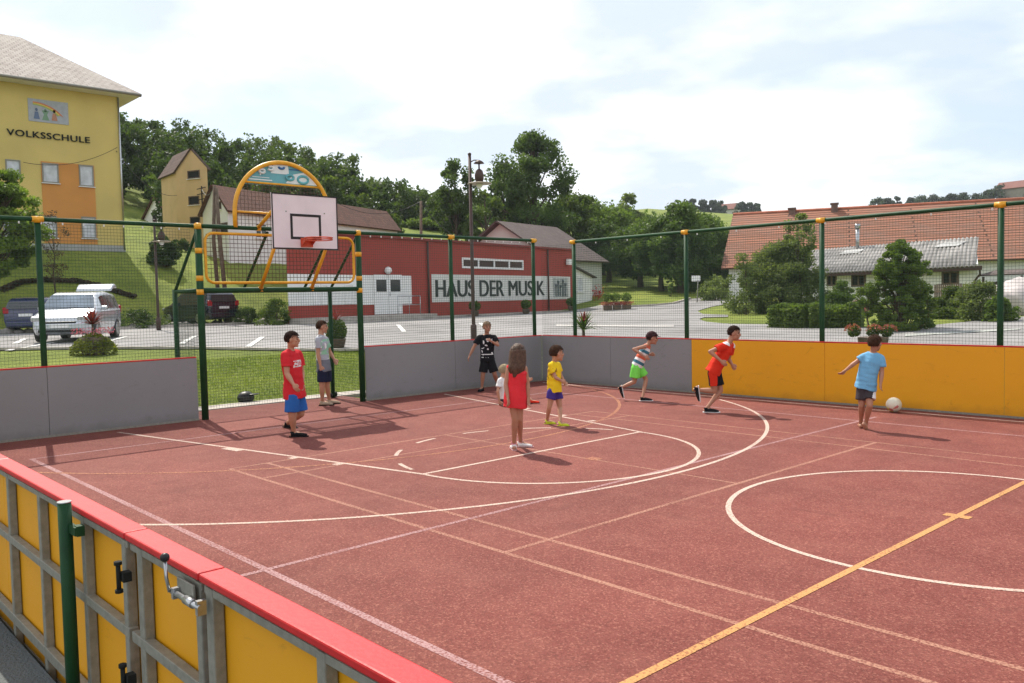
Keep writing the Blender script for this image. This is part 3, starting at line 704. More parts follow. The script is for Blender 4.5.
    B.ball(hp_(0, -.008, .022), hk, (.074, .090, .088), 3, Rm); B.ball(hp_(0, .022, -.045), hk, (.056, .062, .062), 3, Rm); B.ball(hp_(0, .062, -.088), hk, (.026, .022, .020), 2, Rm)
    B.limb([hp_(0, -.02, -.05), neck], [.045 * hk, .043 * s])
    B.limb([hp_(0, .080, .018), hp_(0, .098, -.022), hp_(0, .088, -.032)], [.009 * hk, .014 * hk, .011 * hk], 8)
    for q in (-1, 1):
        B.ball(hp_(q * .076, -.005, -.008), hk, (.010, .019, .030), 2, Rm); B.ball(hp_(q * .040, .062, -.018), hk, (.022, .018, .018), 2, Rm)
    B.limb([hp_(-.02, .082, -.052), hp_(.02, .082, -.052)], [.008 * hk, .008 * hk], 8)
    me = join_tmp(B.bm, vx * .8, 2); Mi = WM[o.name].inverted(); me.transform(Mi); me.name = 'body'; me.materials.clear(); me.materials.append(skin)
    bo = bpy.data.objects.new('body', me); C.objects.link(bo); bo.parent = o; WM[bo.name] = WM[o.name]
    for q in (-1, 1):
        mb = MB(); mb.ball(hp_(q * .030, .0745, .004), .0098 * hk, (1.1, .7, .75), 2, Rm); mb.build('eye', MT['black'], bo)
        mb = MB(); mb.tube([hp_(q * .016, .086, .024), hp_(q * .032, .083, .029), hp_(q * .047, .070, .023)], .0035 * hk, 5); mb.build('eyebrow', hair[0], bo)
    mb = MB(); mb.tube([hp_(-.02, .087, -.053), hp_(0, .091, -.052), hp_(.02, .087, -.053)], .004 * hk, 5); mb.build('mouth', mat_lip, bo)
    # ---- hair
    hm, style = hair; Sh = Solid()
    def shell(z0, front_z, off=.012):
        q = Solid(); q.ball((0, 0, 0), 1, (.074 + off, .090 + off, .088 + off), 4)
        for v in list(q.bm.verts):
            x, y, z = v.co; lim = front_z if y > .03 else (z0 + (front_z - z0) * max(0, (y + .02) / .05) if y > -.02 else z0)
            if z < lim: v.co.z = lim + (z - lim) * .04; v.co.x *= .93; v.co.y *= .93
            nz = mn.noise(Vector((x, y, z)) * 42) * .006 + mn.noise(Vector((x, y, z)) * 18) * .005; v.co += v.co.normalized() * nz
        return q
    if style != 'none':
        q = shell(-.075 if style == 'long' else op.get('nape', -.055), .045); bmesh.ops.transform(q.bm, matrix=Matrix.Translation(hp_(0, -.008, .022)) @ (Rm * hk).to_4x4(), verts=q.bm.verts)
        rnd = random.Random(len(label)); Rh = Rm * hk; ctr = hp_(0, -.008, .022)
        for _ in range(900 if style != 'long' else 500):
            d = Vector((rnd.gauss(0, 1), rnd.gauss(0, 1), rnd.gauss(.35, 1))).normalized()
            if d.z < (.30 if d.y > .3 else -.52) or (d.y > -.1 and d.z < .15): continue
            p = ctr + Rh @ Vector((d.x * .084, d.y * .100, d.z * .097)); t = Vector((0, 0, 1)).cross(d).normalized() * rnd.gauss(0, .5) + Vector((0, .8 if d.y > 0 else -.3, -.5)) ; t = (t - d * t.dot(d)).normalized()
            e = ctr + Rh @ (Vector((d.x * .084, d.y * .100, d.z * .097)) + t * rnd.uniform(.018, .034) + d * rnd.uniform(.002, .012)); w_ = (Rh @ d.cross(t)) * .0035
            q.face([p - w_, p + w_, e])
        ho = q.build('hair', hm, bo, fixn=False)
        if style == 'long':
            L = Solid(); rnd = random.Random(4)
            for k in range(30):
                a = R_(150 + 240 * k / 29) if False else R_(-200 + 220 * k / 29); x, y = .078 * math.cos(a), .088 * math.sin(a) - .005
                p0 = hp_(x, y, .03); p1 = hp_(x * 1.05, y * 1.05 - .01, -.09); ln = .20 + rnd.uniform(-.05, .03); p2 = p1 + Vector((0, 0, -ln * .45)) - fr * .02; p2 = p2.lerp(neck + (p2 - neck) * 1.0, .5); p3 = p2 + Vector((0, 0, -ln * .45)) + (p2 - neck) * Vector((1, 1, 0)).x * -.12
                L.limb([p0, p1, p2, p3], [.022, .026, .024, .008], 8)
            me = join_tmp(L.bm, .008, 2); me.transform(Mi); me.name = 'long_hair'; me.materials.clear(); me.materials.append(hm); lo = bpy.data.objects.new('long_hair', me); C.objects.link(lo); lo.parent = bo
    if op.get('cap'):
        q = shell(-.01, .02, .020); bmesh.ops.transform(q.bm, matrix=Matrix.Translation(hp_(0, -.008, .022)) @ (Rm * hk).to_4x4(), verts=q.bm.verts); co = q.build('cap', op['cap'], o)
        mb = MB(); N = 10; top = [hp_(.072 * math.cos(R_(180 * i / N)), .075 + .075 * math.sin(R_(180 * i / N)), .045 - .012 * math.sin(R_(180 * i / N))) for i in range(N + 1)]
        mb.prism(top, hu * .006); mb.build('visor', op['cap'], co)
    # ---- shirt
    def slots(me, mats, fn):
        me.materials.clear()
        for m_ in mats: me.materials.append(m_)
        if fn:
            for p in me.polygons: p.material_index = fn(p.center)
    hem = op.get('hem', .10) * s; g_ = .016
    T_ = Solid(); hemp = hips - up * hem
    fl_ = op.get('flare', 1.0)
    T_.limb([neck - up * .012 * s, neck - up * .05 * s, chest, waist, hips, hemp], [V2(.072, .060) * fat, V2(.115, .078) * fat, V2(.135 * fat + g_, .092 * fat + g_), V2(.118 * fat + g_ * 1.3, .088 * fat + g_ * 1.5), V2(.134 * fat * fl_ + g_, .102 * fat * fl_ + g_), V2(.136 * fat * fl_ * 1.03 + g_, .104 * fat * fl_ * 1.05 + g_)], 24, False, axis=sd)
    slv = op.get('sleeve', .62)
    for S in 'AB':
        T_.limb([neck - up * .04 * s, J('sh' + S)], [.052 * fat, .052 * fat + (.008 if slv > .1 else -.002)])
        if slv > .1: T_.limb([J('sh' + S), J('sh' + S).lerp(J('el' + S), slv)], [.055 * fat + .004, .052 * fat + .012], 16, False); T_.ball(J('sh' + S), .056 * fat + .003, sub=2)
    me = join_tmp(T_.bm, vx, 3)
    # soft folds
    for v in me.vertices:
        k = mn.noise(Vector((v.co.x * 13, v.co.y * 13, v.co.z * 5))) * .013 + mn.noise(Vector((v.co.x * 6 + v.co.z * 14, v.co.y * 6, v.co.z * 22))) * .006; v.co += v.normal * k
    sm, sfn = shirt; 
    ctx = dict(neck=neck, hips=hips, up=up, sd=sd, fr=fr, s=s, rt=rt, tow=tow, sh=J)
    slots(me, sm, (lambda c: sfn(c, ctx)) if sfn else None); me.transform(Mi); me.name = op.get('shirt_name', 'shirt')
    x = bpy.data.objects.new(me.name, me); C.objects.link(x); x.parent = o
    # ---- shorts
    Q = Solid(); lf_ = op.get('leg', .62); wd = op.get('wide', .014)
    Q.limb([hips + up * .06 * s, hips, hips - up * .06 * s], [V2(.118 * fat + .008, .088 * fat + .008), V2(.130 * fat + .010, .097 * fat + .010), V2(.122 * fat + .010, .095 * fat + .010)], 22, False, axis=sd)
    for S in 'AB':
        a, b = J('hp' + S), J('hp' + S).lerp(J('kn' + S), lf_); Q.limb([a, b], [.078 * fat + wd * .6, .062 * fat + wd * 1.5], 18, False); Q.ball(a, .078 * fat + wd * .5, sub=2)
    me = join_tmp(Q.bm, vx, 3)
    for v in me.vertices: v.co += v.normal * (mn.noise(Vector((v.co.x * 16, v.co.y * 16, v.co.z * 5))) * .012)
    pm, pfn = shorts; slots(me, pm, (lambda c: pfn(c, ctx)) if pfn else None); me.transform(Mi); me.name = 'shorts'
    x = bpy.data.objects.new('shorts', me); C.objects.link(x); x.parent = o
    # ---- shoes
    if shoes:
        for S in 'AB':
            an, fd, fu = Jn['_f' + S]; fs_ = fd.cross(fu).normalized(); ss = op.get('shoe', 1.0) * s; Z = Solid()
            Z.limb([an - fu * .040 * s - fd * .035 * ss, an - fu * .040 * s + fd * .05 * ss, an - fu * .050 * s + fd * .135 * ss, an - fu * .054 * s + fd * .175 * ss], [V2(.037, .036) * ss, V2(.040, .036) * ss, V2(.044, .025) * ss, V2(.03, .016) * ss], 16, False, axis=fs_)
            Z.limb([an - fu * .03 * s - fd * .01 * ss, an + fu * .004 * s - fd * .012 * ss], [.036 * ss, .036 * ss], 14, False)
            me = join_tmp(Z.bm, .006, 2); me.transform(Mi); me.name = 'shoe'; me.materials.clear(); me.materials.append(shoes[0]); so_ = bpy.data.objects.new('shoe', me); C.objects.link(so_); so_.parent = o; WM[so_.name] = WM[o.name]
            Z = Solid(); Z.limb([an - fu * .068 * s - fd * .062 * ss, an - fu * .068 * s + fd * .05 * ss, an - fu * .069 * s + fd * .17 * ss, an - fu * .066 * s + fd * .195 * ss], [V2(.034, .009) * ss, V2(.038, .010) * ss, V2(.044, .009) * ss, V2(.022, .007) * ss], 16, False, axis=fs_); Z.build('sole', shoes[1], so_)
            if len(shoes) > 2: Z = Solid(); Z.limb([an - fu * .01 * s, an + fu * .045 * s], [.036 * s, .034 * s], 14, False); Z.build('sock', shoes[2], o)
    return o
mat_lip = skinmat('lip', (.36, .13, .10))
skA = skinmat('skin_a', (.46, .245, .155)); skB = skinmat('skin_b', (.40, .20, .125)); skC = skinmat('skin_c', (.52, .29, .19))
hb = mat('hair_brown', (.050, .026, .016), .9, .3, 30, .5, 120, spec=.1); hdk = mat('hair_dark', (.028, .015, .011), .9, .3, 30, .5, 120, spec=.1); hbl = mat('hair_fair', (.22, .14, .075), .6, .3, 30, .5, 120); hlg = mat('hair_long', (.085, .045, .026), .5, .4, 30, .6, 120)
def cl(name, c, **k): return mat('cloth_' + name, c, .85, .06, 8, .25, 90, spec=.15, **k)
c_red = cl('red', (.58, .025, .035)); c_blue = cl('blue', (.025, .12, .40)); c_grey = cl('grey', (.38, .40, .45)); c_navy = cl('navy', (.014, .018, .045)); c_blk = cl('black', (.010, .010, .012)); c_wht = cl('white', (.74, .74, .74))
c_yel = cl('yellow', (.80, .56, .02)); c_pur = cl('purple', (.055, .035, .22)); c_grn = cl('green', (.20, .72, .10)); c_sky = cl('sky', (.16, .40, .62)); c_char = cl('charcoal', (.05, .040, .045)); c_org = cl('orange_red', (.66, .035, .015)); c_teal = cl('teal', (.05, .18, .25)); c_mint = cl('mint', (.28, .52, .36)); c_dkg = cl('dark_grey', (.16, .17, .20)); c_coral = cl('coral', (.62, .14, .08)); c_tun = cl('tunic', (.68, .035, .045)); c_pinkw = cl('pink', (.6, .35, .36)); c_beige = cl('beige', (.36, .28, .2)); c_neon = cl('neon', (.60, .70, .05))
# prints on the clothes are picked by where a face lies on the shirt
def frac(c, x): return (x['neck'] - c).dot(x['up']) / (x['neck'] - x['hips']).length
def print_box(u0, u1, f0, f1, a=1, b=0, dens=0.0):
    def fn(c, x):
        f = frac(c, x); u = (c - x['neck']).dot(x['sd']); w = (c - x['neck']).dot(x['fr'])
        if w > .02 and u0 < u < u1 and f0 < f < f1:
            if mn.noise(c * 46) > dens or f1 - f < .02 or f - f0 < .02: return a
        return b
    return fn
person('boy in red T-shirt with white print and blue shorts, standing in the goal mouth', (294, 437),
    dict(head=(292.2, 339.5, .06), neck=(290.5, 349.5, .02), hips=(294.5, 390.5, 0), shA=(286, 355, .13), elA=(287, 374, .17), haA=(293.5, 384.5, .24), shB=(298, 355, -.11), elB=(302, 373, -.12), haB=(302, 385, .0),
         hpA=(292.5, 395, .07), knA=(292, 415, .09), grA=(294, 437), hpB=(297.5, 395, -.07), knB=(301, 413.5, -.06), grB=(288, 428)), 1.48, 30, 14, skA, (hdk, 'short'),
    ([c_red, c_wht], print_box(-.07, .10, .26, .42, dens=-.05)), ([c_blue, c_wht], None), (c_blk, c_blk), dict(toeA=(12, 0), toeB=(25, 12), hem=.10, leg=.86, wide=.020, fat=1.12, flare=1.04))
def gprint(c, x):
    f = frac(c, x); u = (c - x['neck']).dot(x['fr'])
    if f > .78: return 2
    return 3 if (u > .02 and .15 < f < .62 and mn.noise(c * 14) > -.05) else (1 if mn.noise(c * 17 + Vector((3, 1, 2))) > .22 else 0)
person('boy in a grey and green patterned T-shirt and dark shorts, at the right goal post', (325, 405.5),
    dict(head=(322, 327, .0), neck=(320.6, 334.6, 0), hips=(323.8, 366.5, 0), shA=(318.6, 339.5, .13), elA=(318, 354, .15), haA=(320.6, 366, .15), shB=(325, 339.5, -.12), elB=(330, 352, -.16), haB=(334.2, 359.5, -.10),
         hpA=(322.6, 371, .07), knA=(322, 387.5, .07), grA=(322.6, 405.5), hpB=(326, 371, -.07), knB=(327.2, 387, -.07), grB=(329.4, 404)), 1.53, 8, 2, skA, (hb, 'short'),
    ([c_grey, c_wht, c_dkg, c_mint], gprint), ([c_navy], None), (c_beige, c_blk), dict(toeA=(10, 0), toeB=(0, 0), hem=.08, leg=.66, wide=.018, nape=-.05))
def bprint(c, x):
    f = frac(c, x); w = (c - x['neck']).dot(x['fr']); u = (c - x['neck']).dot(x['sd'])
    if w > .03 and .18 < f < .95 and abs(u) < .12:
        if .80 < f < .84 or mn.noise(c * 20) > .38: return 1
    return 0
person('boy in a black T-shirt with pale print and black shorts, standing against the grey boards', (489, 391),
    dict(head=(487, 327.2, .04), neck=(486.8, 334, 0), hips=(487.5, 358.5, 0), shA=(479.4, 337.7, 0), elA=(473.6, 347.5, .02), haA=(469.6, 356, .04), shB=(494.2, 337.7, 0), elB=(498, 345.2, .10), haB=(491.4, 341.2, .2),
         hpA=(484.6, 361, 0), knA=(482.9, 374.5, .03), grA=(482, 391), hpB=(490.6, 361, 0), knB=(494.6, 374, .02), grB=(498.5, 389.5)), 1.41, 86, 70, skB, (hbl, 'short'),
    ([c_blk, c_wht], bprint), ([c_blk], None), (c_blk, c_blk), dict(toeA=(110, 0), toeB=(60, 0), hem=.06, leg=.84, wide=.02, flare=1.0))
person('girl with long brown hair in a red sleeveless tunic and pale trainers, seen from behind', (517, 451),
    dict(head=(518.2, 353.2, 0), neck=(516.8, 363.2, 0), hips=(515.6, 392.5, 0), shA=(509.4, 368.6, 0), elA=(505.8, 384.5, .03), haA=(508, 398, .10), shB=(524.2, 368.6, 0), elB=(527.6, 384.5, .0), haB=(528.2, 398.5, .04),
         hpA=(513, 398, 0), knA=(515, 419, .03), grA=(514, 450), hpB=(518.4, 398, -.02), knB=(519.5, 419, .0), grB=(520.5, 447)), 1.31, -62, -55, skB, (hlg, 'long'),
    ([c_tun], None), ([c_tun], None), (c_wht, c_pinkw, cl('sock_pink', (.65, .25, .30))), dict(toeA=(262 - 360, 0), toeB=(14, 0), hem=.20, leg=.12, sleeve=.0, flare=1.03, shirt_name='tunic', shoe=.95))
tA_ = dict(toeA=(-8, 0), toeB=(-4, 0))
person('small boy in a yellow T-shirt, purple shorts and neon yellow shoes', (555, 425),
    dict(head=(556.8, 353.4, 0), neck=(554, 361.6, 0), hips=(554.6, 389.5, 0), shA=(551, 365.6, .08), elA=(555.4, 377.6, .12), haA=(561, 380.5, .10), shB=(557.6, 365.4, -.09), elB=(561, 376, -.10), haB=(564, 381.5, -.08),
         hpA=(552.4, 392, .04), knA=(549.3, 407, .04), grA=(547.2, 424), hpB=(557, 392, -.05), knB=(560, 407.6, -.04), grB=(560.3, 426)), 1.14, -32, -20, skA, (hb, 'short'),
    ([c_yel, cl('brown_print', (.35, .20, .02))], lambda c, x: 1 if (c - x['neck']).dot(x['fr']) < -.02 and .2 < frac(c, x) < .65 and mn.noise(c * 22) > .22 else 0), ([c_pur, c_wht], None), (c_neon, c_neon), dict(toeA=(5, 0), toeB=(2, 0), hem=.05, leg=.46, wide=.016, head=1.06, shoe=.88))
def stripes(c, x):
    f = frac(c, x); k = (f * 7.2 + .35 * math.sin((c - x['neck']).dot(x['tow']) * 6)) % 4; return 1 if k < 1.25 else (2 if 2.1 < k < 3.1 else 0)
person('running boy in a dark cap, striped tank top and bright green shorts', (642, 400),
    dict(head=(652.2, 338.2, 0), neck=(648, 344.4, 0), hips=(637.6, 364.2, 0), shA=(645.2, 346.4, .12), elA=(633.6, 349.2, .22), haA=(644.5, 356.5, .24), shB=(649, 346.6, -.11), elB=(644, 354, -.18), haB=(650, 354.5, -.16),
         hpA=(638.6, 367.4, -.05), knA=(646, 379.2, -.05), grA=(642.6, 401), hpB=(636, 367.4, .06), knB=(634.4, 381.8, .06), anB=(619, 388.4, .06)), 1.25, 0, 0, skB, (hdk, 'short'),
    ([c_wht, c_coral, c_teal], stripes), ([c_grn], None), (c_blk, c_wht), dict(toeA=(0, 0), toeB=(0, 80), hem=.04, leg=.72, wide=.026, sleeve=0, cap=cl('cap', (.04, .018, .02)), fat=.96, shoe=1.1, head_tilt=.12))
def jersey(c, x):
    f = frac(c, x); u = min((c - x['sh']('shA')).length, (c - x['sh']('shB')).length); return 1 if (f < .22 and (c - x['neck']).length > .07 and (c - x['neck']).dot(x['sd']) * (1 if True else 1) and u < .075 and (c - x['sh']('shA')).dot(x['up']) > .02) else 0
def sidestripe(c, x):
    return 1 if (c - x['hips']).dot(x['sd']) > .115 or (c - x['hips']).dot(x['sd']) < -.115 else 0
person('running boy in an orange red jersey with white shoulders, black shorts and black shoes', (708, 412),
    dict(head=(734.2, 333.2, .0), neck=(729.4, 341.8, 0), hips=(714.5, 369, 0), shA=(725.6, 345.6, .13), elA=(710, 351.6, .24), haA=(721, 361, .26), shB=(731.5, 346.4, -.11), elB=(728.6, 359, -.18), haB=(732, 364.5, -.14),
         hpA=(716, 372.5, -.05), knA=(720.4, 390.5, -.03), grA=(707, 412.5), hpB=(713, 372.5, .06), knB=(714.5, 391, .05), anB=(694.5, 389.6, .05)), 1.42, 4, 12, skB, (hdk, 'short'),
    ([c_org, c_wht], jersey), ([c_blk, c_org], sidestripe), (c_blk, c_wht), dict(toeA=(2, 0), toeB=(0, 84), hem=.07, leg=.72, wide=.014, shoe=1.05, head_tilt=.1))
def whiteside(c, x): return 1 if (c - x['hips']).dot(x['tow']) * .3 + (c - x['hips']).dot(x['rt']) > .115 else 0
person('barefoot boy in light blue T-shirt and dark shorts chasing the ball, seen from behind', (866, 430),
    dict(head=(875, 343.4, 0), neck=(873.2, 351.8, 0), hips=(866, 384.5, 0), shA=(864.2, 357, -.02), elA=(855.4, 362.6, .0), haA=(845.5, 370.4, .02), shB=(880.8, 358.6, 0), elB=(881.8, 372.5, .02), haB=(880.8, 383.6, .08),
         hpA=(862.6, 389, 0), knA=(861.8, 405.5, .02), grA=(860.8, 428), hpB=(869, 389, 0), knB=(869.6, 405.5, .10), anB=(865.8, 423.8, -.06)), 1.29, -72, -60, skB, (hb, 'short'),
    ([c_sky], None), ([c_char, c_wht], whiteside), None, dict(toeA=(-95, 0), toeB=(-60, 55), hem=.07, leg=.66, wide=.02, flare=1.02))
person('child in white T-shirt and navy shorts sitting on the court behind the girl', (506, 404.5),
    dict(head=(504.6, 370.8, 0), neck=(502.2, 377.6, 0), hips=(503.6, 397.4, 0), shA=(499.6, 381, .10), elA=(497.8, 391, .16), haA=(499.4, 401, .12), shB=(505.4, 381, -.10), elB=(518, 387, -.16), haB=(528, 381, -.18),
         hpA=(505.6, 399.5, .06), knA=(515.5, 391.5, .08), grA=(521, 404), hpB=(505.6, 399.5, -.06), knB=(519, 390.5, -.08), grB=(531, 403.4)), 1.2, 8, -30, skC, (cl('hair_white', (.34, .27, .17)), 'short'),
    ([c_wht], None), ([c_navy], None), (c_org, c_blk), dict(toeA=(0, 0), toeB=(0, 0), hem=.02, leg=.5, wide=.012, fat=.95))
# ---------------------------------------------------------------- roads
def gxy(px, py): q = ground(px, py); return (q.x, q.y)
HA = G(388, 45); HB = G(569, 60); hdv = (HB - HA); hdv.z = 0; hdv.normalize(); hnv = Vector((hdv.y, -hdv.x, 0)) # normal faces the court
HL = onplane(288, 300, HA, hdv); HR = onplane(573, 300, HA, hdv)
RE = [gxy(-60, 352), gxy(0, 351), gxy(100, 349.5), gxy(200, 349.5), gxy(290, 352), gxy(345, 352)]
RE = [(RE[0][0] - .4, -45)] + RE
road = RE + [ (-4.5, 4.4), (0, 6.3), (24, 6.3), (30, 8), gxy(1110, 312), gxy(1060, 315), gxy(1003, 319), gxy(985, 321), gxy(926, 327), gxy(882, 329), gxy(838, 328.5), gxy(780, 325.5), gxy(730, 325),
        gxy(706, 322.5), gxy(699, 320), gxy(704, 318), gxy(728, 317.5), gxy(728, 315.5), gxy(703, 314.5), gxy(697.6, 311.5), gxy(712, 307), gxy(730, 304), gxy(760, 303), gxy(760, 300), gxy(730, 297.5), gxy(724, 295.5), gxy(690, 299.5), gxy(673, 304.5), gxy(650, 306.5), gxy(628, 307.5),
        (HR.x + 1, HR.y + 4), (HL.x - 1, HL.y), (-25.5, 5.5), (-25.3, -45)]
sheet('road', road, MT['asphalt'], 1.4, .03)
def bay(p0, p1, w=.16):
    a, b = Vector(gxy(*p0)), Vector(gxy(*p1)); d = (b - a).normalized(); nn = Vector((-d.y, d.x)) * w / 2
    sheet('parking_line', [a + nn, a - nn, b - nn, b + nn], MT['white_paint'], .8, .045)
for a, b in (((248, 349), (263, 338)), ((404, 333), (398, 326)), ((488, 330), (480, 324)), ((182, 345), (196, 337)), ((15, 345), (25, 340)), ((100, 345), (126, 338)), ((330, 326), (333, 320)), ((8, 352), (60, 343))): bay(a, b)
sheet('parking_line', [gxy(556, 327.5), gxy(674, 328.5), gxy(674, 326.3), gxy(556, 325.5)], mat('pale_paving', (.42, .40, .38), .85, .1, 3), 1, .045)
sheet('parking_line', [gxy(905, 338), gxy(1020, 332), gxy(1020, 330), gxy(905, 336.2)], mat('pale_paving_b', (.36, .37, .34), .85, .1, 3), 1, .045)
# kerb along the road
def kerb(pts, h=.12, w=.15, name='kerb', m='concrete'):
    mb = MB(); P = [Vector(p) for p in pts]
    for a, b in zip(P, P[1:]):
        k = max(1, int((b - a).length / 2))
        for i in range(k):
            p, q = a.lerp(b, i / k), a.lerp(b, (i + 1) / k); zp, zq = T(p.x, p.y) + .02, T(q.x, q.y) + .02
            c = Vector(((p.x + q.x) / 2, (p.y + q.y) / 2, (zp + zq) / 2 + h / 2)); mb.box(c, ((q - p).length + .01, w, h), Vector((q.x - p.x, q.y - p.y, zq - zp)))
    tag(mb.build(name, MT[m]), kind='structure')
kerb(RE + [(-4.5, 4.4), (0, 6.3), (24, 6.3)], .06)
kerb([gxy(628, 307.5), gxy(650, 306.5), gxy(673, 304.5), gxy(690, 299.5)], .12); kerb([(-25.4, -45), (-25.5, 5.3)], .12)
# ---------------------------------------------------------------- facade helper
class Facade:
    def __init__(s, P0, d, parent):
        s.P0 = Vector(P0); s.d = Vector((d[0], d[1], 0)).normalized(); s.n = Vector((s.d.y, -s.d.x, 0)); s.par = parent
        if s.n.dot(CAM - s.P0) < 0: s.n = -s.n
    def uz(s, px, py):
        P = onplane(px, py, s.P0, s.d); return ((P - s.P0).dot(s.d), P.z)
    def pt(s, u, z, out=0.0):
        P = s.P0 + s.d * u + s.n * out; P.z = z; return P
    def rect(s, pa, pb): # pixel corners -> u0,u1,z0,z1
        a, b = s.uz(*pa), s.uz(*pb); return min(a[0], b[0]), max(a[0], b[0]), min(a[1], b[1]), max(a[1], b[1])
    def slab(s, r, name, m, o0=0.0, o1=.02, parent=None, bevel=0):
        u0, u1, z0, z1 = r; mb = MB(); mb.box(s.pt((u0 + u1) / 2, (z0 + z1) / 2, (o0 + o1) / 2), (u1 - u0, abs(o1 - o0), z1 - z0), s.d)
        return mb.build(name, MT[m] if isinstance(m, str) else m, parent or s.par, bevel=bevel)
    def window(s, r, frame='white_gloss', pane='glass', fw=.06, mull=1, out=.03, sill=True, name='window', rows=1, curtain=False):
        u0, u1, z0, z1 = r; mb = MB()
        def bar(a, b, c, d): mb.box(s.pt((a + b) / 2, (c + d) / 2, out / 2 + .004), (b - a, out, d - c), s.d)
        bar(u0, u1, z1 - fw, z1); bar(u0, u1, z0, z0 + fw); bar(u0, u0 + fw, z0 + fw, z1 - fw); bar(u1 - fw, u1, z0 + fw, z1 - fw)
        for k in range(1, mull): c = u0 + (u1 - u0) * k / mull; bar(c - fw / 2, c + fw / 2, z0 + fw, z1 - fw)
        for k in range(1, rows): c = z0 + (z1 - z0) * k / rows; bar(u0 + fw, u1 - fw, c - fw / 3, c + fw / 3)
        w = mb.build(name, MT[frame], s.par)
        mb = MB(); mb.box(s.pt((u0 + u1) / 2, (z0 + z1) / 2, .008), (u1 - u0 - fw * 1.5, .006, z1 - z0 - fw * 1.5), s.d); mb.build('pane', MT[pane] if isinstance(pane, str) else pane, w)
        if sill:
            mb = MB(); mb.box(s.pt((u0 + u1) / 2, z0 - .03, .05), (u1 - u0 + .12, .1, .04), s.d); mb.build('sill', MT['white_gloss'], w)
        return w
    def text(s, string, r, name, m, out=.03, depth=.03, bold=.0, space=1.0):
        cu = bpy.data.curves.new('t', 'FONT'); cu.body = string; cu.extrude = .02; cu.offset = 0; cu.space_character = space
        o = bpy.data.objects.new('t', cu); C.objects.link(o); bpy.context.view_layer.update()
        me = bpy.data.meshes.new_from_object(o.evaluated_get(bpy.context.evaluated_depsgraph_get())); bpy.data.objects.remove(o)
        xs = [v.co.x for v in me.vertices]; ys = [v.co.y for v in me.vertices]; x0, x1, y0, y1 = min(xs), max(xs), min(ys), max(ys)
        u0, u1, z0, z1 = r
        # the text reads from the viewer's left to right
        rt = s.n.cross(Vector((0, 0, 1))) * -1; sgn = 1 if rt.dot(s.d) > 0 else -1
        ua, ub = (u0, u1) if sgn > 0 else (u1, u0); Mi = WM[s.par.name].inverted()
        if bold: # heavier strokes: the same letters set three times side by side, each a hair deeper
            bm = bmesh.new(); hh = y1 - y0
            for q in (-1, 0, 1):
                k0 = len(bm.verts); bm.from_mesh(me); bm.verts.ensure_lookup_table()
                for v in bm.verts[k0:]: v.co.x += q * bold * hh; v.co.z *= 1 - .08 * abs(q) - (.04 if q > 0 else 0)
            bm.to_mesh(me); bm.free(); x0 -= bold * hh; x1 += bold * hh
        for v in me.vertices:
            fu = (v.co.x - x0) / (x1 - x0); fz = (v.co.y - y0) / (y1 - y0); zc = .5 + v.co.z / .04
            v.co = Mi @ s.pt(ua + (ub - ua) * fu, z0 + (z1 - z0) * fz, out + depth * zc)
        me.name = name; me.materials.clear(); me.materials.append(MT[m] if isinstance(m, str) else m)
        o = bpy.data.objects.new(name, me); C.objects.link(o); o.parent = s.par; WM[o.name] = WM[s.par.name]; return o
def hexa(mb, base, top, mi=0):
    """closed solid from two 4-point loops"""
    a = [mb.bm.verts.new(p) for p in base]; b = [mb.bm.verts.new(p) for p in top]
    for q in [a[::-1], b] + [(a[i], a[(i + 1) % 4], b[(i + 1) % 4], b[i]) for i in range(4)]: mb.bm.faces.new(q).material_index = mi
def roofquad(parent, name, a, b, c, d, m, th=.12):
    """roof slab, eave a-b, ridge d-c, with a UV map in metres"""
    a, b, c, d = map(Vector, (a, b, c, d)); e = (b - a).normalized(); nrm = e.cross(d - a).normalized()
    if nrm.z < 0: nrm = -nrm
    s_ = nrm.cross(e); 
    if s_.dot(d - a) < 0: s_ = -s_
    mb = MB(); P = (a, b, c, d)
    uv = [((p - a).dot(e), (p - a).dot(s_)) for p in P]
    tv = [p + nrm * th for p in P]; f = mb.face(tv, 0, uv)
    mb.face([p for p in P][::-1], 0, uv[::-1])
    for i in range(4):
        j = (i + 1) % 4
        if (P[i] - P[j]).length < 1e-4: continue
        mb.face([P[i], P[j], tv[j], tv[i]], 0, [(0, 0), (.1, 0), (.1, .02), (0, .02)])
    bmesh.ops.remove_doubles(mb.bm, verts=mb.bm.verts, dist=1e-4)
    return mb.build(name, MT[m] if isinstance(m, str) else m, parent)
# ---------------------------------------------------------------- school
ym = mat('school_yellow', (.60, .47, .16), .9, .09, .35, .1, 40, detail=8); om = mat('school_orange', (.58, .26, .07), .9, .05, .8, .1, 40, detail=8)
rt1 = tilemat('school_tiles', ((.36, .32, .29), (.26, .22, .20), (.42, .38, .34)), .35, .32, .02, .45, bump=.8)
SC0 = G(127.5, 56)
SX = SC0.x
zE = onplane(122, 96, SC0, (0, 1))[2]; zB = T(SX, SC0.y) - 1.2
SCH = empty('school', (SX, SC0.y, zB), 'tall yellow school with an orange window field and grey tiled roof, on the grass bank', 'school')
mb = MB(); mb.b2((SX - 13, SC0.y - 26, zB), (SX, SC0.y, zE)); mb.build('wall', ym, SCH)
F = Facade((SX, SC0.y, 0), (0, 1), SCH)
zp = F.uz(124, 250)[1]
F.slab((-26, .02, zB, zp + .25), 'plinth', mat('plinth_grey', (.35, .35, .34), .9, .1, 2), .0, .05)
ov = .95; eo = zE - .05
zr = onplane(20, 39, Vector((SX - 6.5, 0, 0)), (0, 1)); ridz = zr.z; ry = zr.y
A_ = (SX + ov, SC0.y - 27, eo); B_ = (SX + ov, SC0.y + ov, eo); Cc = (SX - 6.5, ry, ridz); D_ = (SX - 6.5, SC0.y - 27, ridz)
